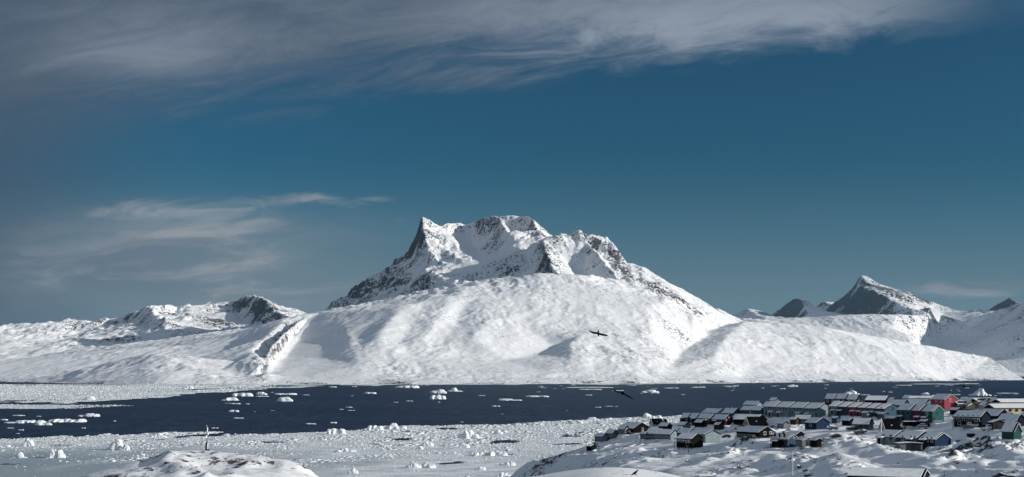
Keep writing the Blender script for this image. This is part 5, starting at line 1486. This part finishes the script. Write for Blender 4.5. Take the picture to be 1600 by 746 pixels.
m = MB(); m.box(-.02, .26, -.24, -.18, .45, 1.85); m.obj('panel', [M_TRIM], t)
m = MB(); m.bar((0, 0, 2.0), (0, 0, 5.9), .06); m.obj('mast', [M_DARK], t)
m = MB(); m.box(-.30, .02, -.1, -.04, 2.95, 3.5); m.obj('board', [M_TRIM], t)
m = MB(); m.box(.08, .38, -.1, -.04, 3.55, 4.1); m.obj('board', [M_TRIM], t)
m = MB(); m.box(-.02, .20, -.1, -.04, 4.2, 5.3); m.obj('board', [M_TRIM], t)
m = MB(); m.box(-.12, -.02, -.06, .0, 5.5, 5.75); m.obj('lantern', [M_TRIM], t)


# ---- flagpole, posts
def pole(px, py, top, label, r=.07, mat=None, name='flagpole'):
    p = on_ground(px, py); hh = (py - top) * p.y / FPX
    t = root(name, label, 'pole', (p.x, p.y, p.z - .2))
    m = MB(); m.bar((0, 0, 0), (0, 0, hh + .2), r); m.obj('pole', [mat or M_TRIM], t)
    m = MB(); m.box(-r * 1.8, r * 1.8, -r * 1.8, r * 1.8, hh + .204, hh + .2 + r * 3); m.obj('finial', [mat or M_TRIM], t)
    m = MB(); m.box(-.3, .3, -.3, .3, -.3, .24); m.obj('base', [M_CONC], t)


pole(1377, 689, 655, 'tall white flagpole before the large black cabin', .10)
pole(1238.5, 745, 708, 'thin white pole rising from the bottom edge below the balcony house', .06)
pole(1310, 683, 655, 'thin dark lamp post right of the navy blue house', .04, M_METAL, 'lamp_post')
pole(1476, 744, 737, 'short thin pole in the snow at the lower right, bottom edge', .03, M_DARK, 'marker_pole')
pole(1416, 657, 646, 'thin pole at the deck before the second terrace', .05, M_METAL, 'lamp_post')


# ---- cars
def car(px, py, ang, col, label, snow=True, L=4.4):
    p = on_ground(px, py)
    t = root('parked_car', label, 'car', (p.x, p.y, p.z + .05), R_(ang))
    W_ = 1.8
    sec = [(-L / 2, .35), (-L / 2 + .05, .85), (-L / 2 + .95, .98), (-L / 2 + 1.5, 1.45), (L / 2 - 1.0, 1.5), (L / 2 - .3, 1.0), (L / 2, .9), (L / 2, .35)]
    m = MB(); m.prism(sec, -W_ / 2, W_ / 2); m.obj('body', [paint('car_' + col, CO[col], .35, False, .5)], t)
    g_ = MB(); g_.prism([(-L / 2 + 1.08, 1.02), (-L / 2 + 1.52, 1.38), (L / 2 - 1.05, 1.42), (L / 2 - .5, 1.04)], -W_ / 2 - .012, W_ / 2 + .012); g_.obj('side_window', [M_GLASS], t)
    for sx in (-L / 2 + .85, L / 2 - .85):
        for sy in (-W_ / 2 + .05, W_ / 2 - .25):
            w_ = MB(); n = 12
            w_.poly([(sx + .33 * math.cos(2 * math.pi * k / n), sy + d_, .33 + .33 * math.sin(2 * math.pi * k / n)) for d_ in (0, .2) for k in range(n)],
                    [tuple(range(n)), tuple(range(2 * n - 1, n - 1, -1))] + [(k, k + n, (k + 1) % n + n, (k + 1) % n) for k in range(n)]); w_.obj('wheel', [M_DARK], t)
    if snow:
        q = MB(); q.prism([(-L / 2 + 1.45, 1.47), (-L / 2 + 1.6, 1.68), (L / 2 - 1.1, 1.72), (L / 2 - .95, 1.5)], -W_ / 2 + .05, W_ / 2 - .05); q.obj('snow_cap', [snow_mat()], t)


car(1306, 684.5, 8, 'black', 'dark car parked alone on bright snow below the navy blue house', False)
car(1302, 672.5, 12, 'slate', 'blue-grey car parked right of the navy blue gabled house')
car(1135, 684.5, 10, 'black', 'dark car in front of the red-brown terrace, near the large pale house', False)
car(1290, 691, 15, 'grey', 'snow-capped car beside the pale garage')
car(1430, 668, -10, 'black', 'dark van-like car under the second terrace, left one of two', True)
car(1441, 668, -14, 'white', 'white car under the second terrace, right one of two', True)
car(1349, 664, 5, 'maroon', 'car with snow on its roof below the two red row houses', True)
car(1163, 690, -20, 'black', 'small dark car half buried below the yellow and black cabin', True, 3.8)


def dumpster(px, py, label, ang=10):
    p = on_ground(px, py)
    t = root('waste_container', label, 'container', (p.x, p.y, p.z), R_(ang))
    m = MB(); m.prism([(-1.2, .15), (-1.3, 1.2), (1.3, 1.2), (1.2, .15)], -.6, .6); m.obj('bin', [M_DARK], t)
    m = MB(); m.prism([(-1.35, 1.204), (-1.2, 1.42), (1.2, 1.42), (1.35, 1.204)], -.66, .66); m.obj('lid', [M_ROOF], t)


dumpster(1517, 684, 'black waste container alone on the smooth snow field below the navy houses')
dumpster(1539, 670.5, 'dark waste container beside the window-band house', -15)


# ---- boats laid up on the snow
def boat(px, py, ang, label, L=6.5, col='white'):
    p = on_ground(px, py)
    t = root('small_boat', label, 'boat', (p.x, p.y, p.z + .15), R_(ang))
    rings = []
    for k in range(9):
        u_ = k / 8; w_ = 1.1 * math.sin(math.pi * min(1, u_ * .62 + .30)) * (1 if u_ < .7 else max(.04, 1 - (u_ - .7) / .31)); zk = .1 + max(0, u_ - .6) * 1.2; zt = 1.0 + u_ * .4
        x = -L / 2 + u_ * L
        rings.append([(x, -w_, zt), (x, -w_ * .75, zk + .35), (x, 0, zk), (x, w_ * .75, zk + .35), (x, w_, zt), (x, w_ * .8, zt - .05), (x, 0, zt - .1), (x, -w_ * .8, zt - .05)])
    v_, f = loft(rings); m = MB(); m.poly(v_, f); m.obj('hull', [paint('boat_' + col, CO[col], .4, False, .5)], t)
    m = MB(); m.prism([(-.9, 1.12), (-.7, 2.0), (.5, 2.0), (1.0, 1.15)], -.7, .7); m.obj('wheelhouse', [M_TRIM], t)
    m = MB(); m.prism([(-.78, 1.5), (-.72, 1.85), (.56, 1.85), (.72, 1.5)], -.72, .72); m.obj('side_window', [M_GLASS], t)
    m = MB()
    for x in (-L * .3, L * .2): m.box(x - .1, x + .1, -.9, .9, -.3, .32)
    m.obj('cradle', [M_WOOD], t)


boat(1383, 686.5, 5, 'white-hulled boat on a cradle under the large black cabin', 8)
boat(1345, 678.5, 12, 'small grey boat laid up before the bungalow', 6, 'grey')
boat(1333, 672.5, -8, 'dark small boat left of the bungalow, beside stacked goods', 6, 'navy')
boat(1515, 670, -6, 'grey boat laid up below the window-band house', 6.5, 'grey')
boat(1545, 674, 8, 'white boat laid up left of the brown boathouse', 6)

# ---- fences and the long deck before the second terrace
def fence(x0, y0, x1, y1, label, hh=1.1, rails=2):
    a = on_ground(x0, y0); b = on_ground(x1, y1)
    t = root('fence', label, 'fence', (a.x, a.y, a.z))
    d = b - a; n = max(3, int(d.length / 1.8)); prev = None
    for i in range(n + 1):
        p = d * (i / n); gz_ = ground_z(a.x + p.x, a.y + p.y) - a.z
        m = MB(); m.box(p.x - .06, p.x + .06, p.y - .06, p.y + .06, gz_ - .4, gz_ + hh); m.obj('post', [M_DARK], t)
        cur = Vector((p.x, p.y, gz_))
        if prev is not None:
            m = MB()
            for k in range(rails): m.bar(prev + Vector((0, 0, hh * (.9 - .4 * k))), cur + Vector((0, 0, hh * (.9 - .4 * k))), .045)
            m.obj('rail', [M_DARK], t)
        prev = cur


fence(1194, 704, 1216, 700.5, 'dark plank fence stepping down to the left of the balcony house')
fence(1386, 704, 1410, 705, 'dark fence at the left of the open-fronted shed')
fence(1488, 652, 1502, 656, 'short dark fence beside the basement of the red house')
fence(1128, 679, 1150, 677, 'low dark fence below the red-brown terrace')
fence(1205, 690, 1213, 689, 'short fence by the black house with round window')
p = on_ground(1441, 664); s = p.y / FPX
t = root('long_deck', 'long snow-covered deck on dark posts in front of the second terrace', 'deck', (p.x, p.y, p.z), R_(3))
Ld = 62 * s
m = MB(); m.box(-Ld / 2, Ld / 2, -1.2, 1.2, 1.25, 1.4); m.obj('platform', [M_WOOD], t)
m = MB(); m.box(-Ld / 2 + .1, Ld / 2 - .1, -1.1, 1.1, 1.404, 1.6); m.obj('snow_layer', [snow_mat()], t)
for i in range(9):
    x = -Ld / 2 + .3 + i * (Ld - .6) / 8
    m = MB(); m.box(x - .09, x + .09, -1.1, -.92, -.6, 1.247); m.obj('post', [M_DARK], t)
m = MB(); m.box(-Ld / 2 + .2, Ld / 2 - .2, -.3, .9, -.6, 1.24); m.obj('underside', [M_DARK], t)

# ---- chimney pipes on the long bottom roof
bpl = PLOTS[-1]


def vent(px, py, dist, label):
    x, y, z_ = P(px, py, dist)
    t = root('roof_vent', label, 'roof vent', (x, y, z_))
    m = MB(); m.box(-.22, .22, -.22, .22, -.9, .55); m.obj('pipe', [M_DARK], t)
    m = MB(); m.box(-.34, .34, -.34, .34, .554, .75); m.obj('cap', [M_METAL], t)


# ---- rocks
def rock_mesh(seed, w=1.0):
    r = random.Random(seed); bm = bmesh.new()
    vs = [bm.verts.new((r.gauss(0, .42), r.gauss(0, .36), abs(r.gauss(0, .34)))) for _ in range(16)]
    bmesh.ops.convex_hull(bm, input=vs)
    for v_ in [v_ for v_ in bm.verts if not v_.link_faces]: bm.verts.remove(v_)
    bmesh.ops.subdivide_edges(bm, edges=bm.edges[:], cuts=1, use_grid_fill=True)
    for v_ in bm.verts: v_.co += Vector((r.uniform(-.06, .06), r.uniform(-.06, .06), r.uniform(-.05, .05)))
    me = bpy.data.meshes.new('boulder'); bm.to_mesh(me); bm.free(); me.materials.append(mat_boulder)
    return me


def boulder_mat():
    m = bpy.data.materials.new('dark_rock'); m.use_nodes = True
    t = m.node_tree; t.nodes.clear(); N = NT(t)
    pos = N.new('ShaderNodeTexCoord').outputs['Object']; geo = N.new('ShaderNodeNewGeometry')
    nz = N.sep(geo.outputs['Normal'])[2]; n_ = N.noise(pos, 2.2, 5, .6)
    k = N.smooth(N.add(nz, N.mul(N.sub(n_, .5), .8)), .72, .84)
    bs = N.new('ShaderNodeBsdfPrincipled')
    N.put(bs.inputs['Base Color'], N.mix(k, N.mix(n_, (0.006, 0.006, 0.007), (0.028, 0.027, 0.027)), (0.8, 0.81, 0.83)))
    bs.inputs['Roughness'].default_value = .9
    bp = N.new('ShaderNodeBump'); bp.inputs['Distance'].default_value = .15; N.put(bp.inputs['Height'], n_); t.links.new(bp.outputs[0], bs.inputs['Normal'])
    o = N.new('ShaderNodeOutputMaterial'); t.links.new(bs.outputs[0], o.inputs['Surface'])
    return m


mat_boulder = boulder_mat()
rocks = [rock_mesh(700 + k) for k in range(9)]


STONES = []


def boulder(px, py, w_px, label, group=None, h=.6, k=None, sink=.1):
    p = on_ground(px, py, 60); s = p.y / FPX; w = w_px * s * 1.35
    o = bpy.data.objects.new('boulder', rocks[(int(px) * 7 + int(py)) % 9 if k is None else k]); COL.objects.link(o)
    o.location = (p.x, p.y, p.z - w * sink); o.scale = (w * .75, w * .6, w * h); o.rotation_euler = (0, 0, (px * 37 % 628) / 100)
    tag(o, label, 'boulder', group)
    if group: STONES.append((o, px, py, w_px, group))


vent(1376, 735, 432, 'left pipe of the left pair on the long bottom roof'); vent(1382.5, 735, 430, 'right pipe of the left pair on the long bottom roof')
vent(1414.5, 737, 424, 'left pipe of the right pair on the long bottom roof'); vent(1421, 738, 422, 'right pipe of the right pair on the long bottom roof')
for px, py, w in ((1105, 712, 4), (1112, 710, 3.5), (1074, 722, 7), (1146, 724, 7), (1137, 709, 4), (1139, 721, 5), (1174, 722, 5), (1160, 708, 3), (1160, 731, 17), (1106, 736, 4), (1112, 736.5, 4), (1141, 739, 4), (1147, 739.5, 4),
                  (1018, 737.5, 3), (1025, 738.5, 3), (1250, 732, 11), (1257, 737, 8), (1265, 739, 7), (1262, 745, 7), (1311, 718, 6), (1303, 711, 4), (1325, 741, 9), (1331, 733, 7), (1344, 732, 5), (957, 717, 4), (994, 690.5, 5), (1006, 693, 7),
                  (1018, 715, 3), (1030, 709, 3), (1038, 704, 3), (1355, 695, 4), (1341, 692, 4), (1366, 724, 5), (1401, 723, 4), (1404, 725, 3), (1472, 700, 9), (1477, 706, 7), (1486, 703, 8), (1511, 698, 8), (1519, 706, 6), (1530, 707, 6),
                  (1530, 694, 5), (1581, 703, 6), (1589, 697, 7), (1494, 723, 6), (1524, 724, 5), (1526, 738, 4), (1472, 729, 4), (1393, 704, 4), (1386, 701, 4), (1276, 705, 4), (1288, 706, 4), (1302, 705, 4), (1240, 713, 4), (1218, 716, 3), (1210, 722, 3)):
    boulder(px, py, w, 'small dark rock poking out of the snow of the village slope', 'scattered dark rocks on the village slope')
boulder(1180, 744.5, 62, 'long low black rock outcrop at the bottom edge below the left group of houses', h=.10, k=1, sink=.0) if False else None
for px, py, w, lb in ((1088, 745, 22, 'left end of the long black rock outcrop at the bottom edge'), (1112, 744, 26, 'broad middle rock of the black outcrop at the bottom edge'), (1137, 745.5, 22, 'right rock of the black outcrop at the bottom edge'),
                      (1563, 745, 22, 'dark ragged boulder at the bottom right, left of the big one'), (1585, 744, 38, 'big dark ragged rock mound in the bottom right corner')):
    boulder(px, py, w, lb, h=.22 if px < 1200 else .33)
for px, py, w in ((112, 745, 8), (135, 738, 6), (142, 736, 5), (178, 731, 9), (186, 727, 10), (206, 718, 8), (229, 715, 8), (235, 716, 6), (262, 725, 7), (289, 721, 7), (285, 731, 6), (330, 722, 7), (347, 723, 8), (353, 718, 6), (308, 740, 14),
                  (361, 740, 11), (436, 715, 12), (425, 717, 7), (447, 716, 6), (457, 733, 6), (482, 724, 6), (268, 738, 6), (200, 742, 6), (160, 735, 5), (275, 702, 7), (287, 701, 5), (386, 709, 6), (366, 707, 5), (240, 735, 7), (222, 722, 5), (316, 728, 5)):
    boulder(px, py, w, 'dark rock showing through the snow on the knoll with the beacon', 'dark rocks on the beacon knoll', h=.5)


# ---- each small floe and rock is told apart by the landmark next to it
ORD = ['', 'second ', 'third ', 'fourth ', 'fifth ', 'sixth ', 'seventh ', 'eighth ', 'ninth ', 'tenth ', 'eleventh ', 'twelfth ']


def describe(items, marks, kind, group, cat):
    """items: (object, x, y, size word)"""
    groups = {}
    for o, x, y, size in items:
        best = min(marks, key=lambda m_: math.hypot((x - m_[0]), (y - m_[1]) * 2.5))
        dx_, dy_ = x - best[0], (y - best[1]) * 2.5
        rel = ('right of' if dx_ > 0 else 'left of') if abs(dx_) > abs(dy_) else ('in front of' if dy_ > 0 else 'beyond')
        groups.setdefault((size, rel, best[2]), []).append((math.hypot(dx_, dy_), o))
    for (size, rel, name), lst in groups.items():
        lst.sort(key=lambda q: q[0])
        for i_, (d_, o) in enumerate(lst):
            tag(o, '%s%s %s %s %s' % (ORD[min(i_, 11)], size, kind, rel, name), cat, group)


WATER = [(360, 623, 'the long low iceberg left of centre'), (447, 624, 'the two-humped iceberg'), (684, 615, 'the bright iceberg pair in mid fjord'), (560, 637, 'the empty water left of centre'),
         (639, 604, 'the long floe under the shore'), (1016, 612, 'the low double iceberg'), (973, 616, 'the raven over the water'), (800, 625, 'the middle of the fjord'), (925, 655, 'the low domed iceberg'),
         (840, 603, 'the shore under the main mountain'), (1090, 606, 'the snow-filled valley mouth'), (1230, 603, 'the thin bright far iceberg'), (1330, 613, 'the wide iceberg behind dark roofs'),
         (1445, 615, 'the tiny pointed iceberg'), (1532, 612, 'the pyramid-peaked iceberg'), (80, 657, 'the chain of ice humps'), (140, 647, 'the ice cluster pointing right'), (229, 634, 'the tip of the ice spit'),
         (323, 660, 'the beacon mast'), (500, 662, 'the ice slab at the pack edge'), (720, 660, 'the rounded blue-green iceberg'), (1150, 603, 'the right snow dome'), (1400, 602, 'the low point of land')]
describe([(o, x, y, 'tiny' if o.dimensions.x < 9 else ('long thin' if o.dimensions.x > 40 else 'small')) for o, x, y in FLOES], WATER, 'white floe', 'small floes scattered over the open fjord', 'ice floe')
LAND = [(1238, 730, 'the thin white pole'), (992, 738, 'the sitting raven'), (1112, 744, 'the black outcrop at the bottom'), (1090, 700, 'the dark stilt house'), (1003, 677, 'the black gable at the ice'),
        (1160, 720, 'the open slope below the left group'), (1239, 700, 'the balcony house'), (1290, 700, 'the stony patch right of the garage'), (1377, 690, 'the flagpole'), (1340, 735, 'the long bottom roof'),
        (1473, 699, 'the deep blue gable'), (1517, 684, 'the black waste container'), (1510, 720, 'the shaded hollow at lower right'), (1590, 690, 'the green boathouse'), (1424, 706, 'the open-fronted shed'), (1400, 725, 'the sunlit bank')]
describe([(o, x, y, 'tiny' if w < 4.5 else ('broad' if w > 8 else 'small')) for o, x, y, w, g_ in STONES if 'village' in g_], LAND, 'dark rock', 'scattered dark rocks on the village slope', 'boulder')
KN = [(323, 699, 'the beacon'), (136, 738, 'the left foot of the knoll'), (190, 727, 'the left slope of the knoll'), (237, 716, 'the left shoulder of the knoll'), (435, 715, 'the rocky cap right of the beacon'),
      (470, 730, 'the right end of the knoll'), (350, 722, 'the middle of the knoll front'), (300, 738, 'the knoll foot below the beacon')]
describe([(o, x, y, 'small' if w < 7 else ('broad' if w > 9 else 'middle-sized')) for o, x, y, w, g_ in STONES if 'knoll' in g_], KN, 'dark rock', 'dark rocks on the beacon knoll', 'boulder')
# ================================================================== the near ground itself, once every plot is levelled
def soften(px, py, dist, rx, ry, n=9, sink=0.0):
    global gz
    c = P(px, py, dist)
    m_ = np.exp(-(((XX - c[0]) / rx) ** 2 + ((YY - c[1]) / ry) ** 2) ** 2)
    gz = gz * (1 - m_) + (blur(gz, n) - sink) * m_


soften(1398, 694, 605, 13, 22, 10, 0.5)
soften(1440, 694, 590, 10, 12, 6, 0.2)
mat_near = snow_rock('snow_and_rock', 1.1, bump=0.45, stones_amt=0.9, cover=1.05)
near_land = grid_mesh('snowy_ground', GX, GY, gz, {'rock': grk}, drop=-3.5)
near_land.data.materials.append(mat_near)
tag(near_land, kind='structure')
# ================================================================== HAZE
def haze_box(x0, x1, y0, y1, z0, z1, density):
    bm = bmesh.new()
    bmesh.ops.create_cube(bm, size=1.0)
    for vv in bm.verts:
        vv.co = Vector(((x0 + x1) / 2 + vv.co.x * (x1 - x0), (y0 + y1) / 2 + vv.co.y * (y1 - y0), (z0 + z1) / 2 + vv.co.z * (z1 - z0)))
    me = bpy.data.meshes.new('haze'); bm.to_mesh(me); bm.free()
    o = bpy.data.objects.new('haze', me); COL.objects.link(o)
    m = bpy.data.materials.new('haze_air'); m.use_nodes = True
    t = m.node_tree; t.nodes.clear()
    v_ = t.nodes.new('ShaderNodeVolumePrincipled')
    v_.inputs['Color'].default_value = (0.42, 0.72, 1.0, 1)
    v_.inputs['Density'].default_value = density
    v_.inputs['Anisotropy'].default_value = 0.2
    oo = t.nodes.new('ShaderNodeOutputMaterial')
    t.links.new(v_.outputs[0], oo.inputs['Volume'])
    me.materials.append(m)
    tag(o, kind='stuff')


haze_box(-61000, 61000, -21000, 91000, -31.5, 1750, 6.0e-6)
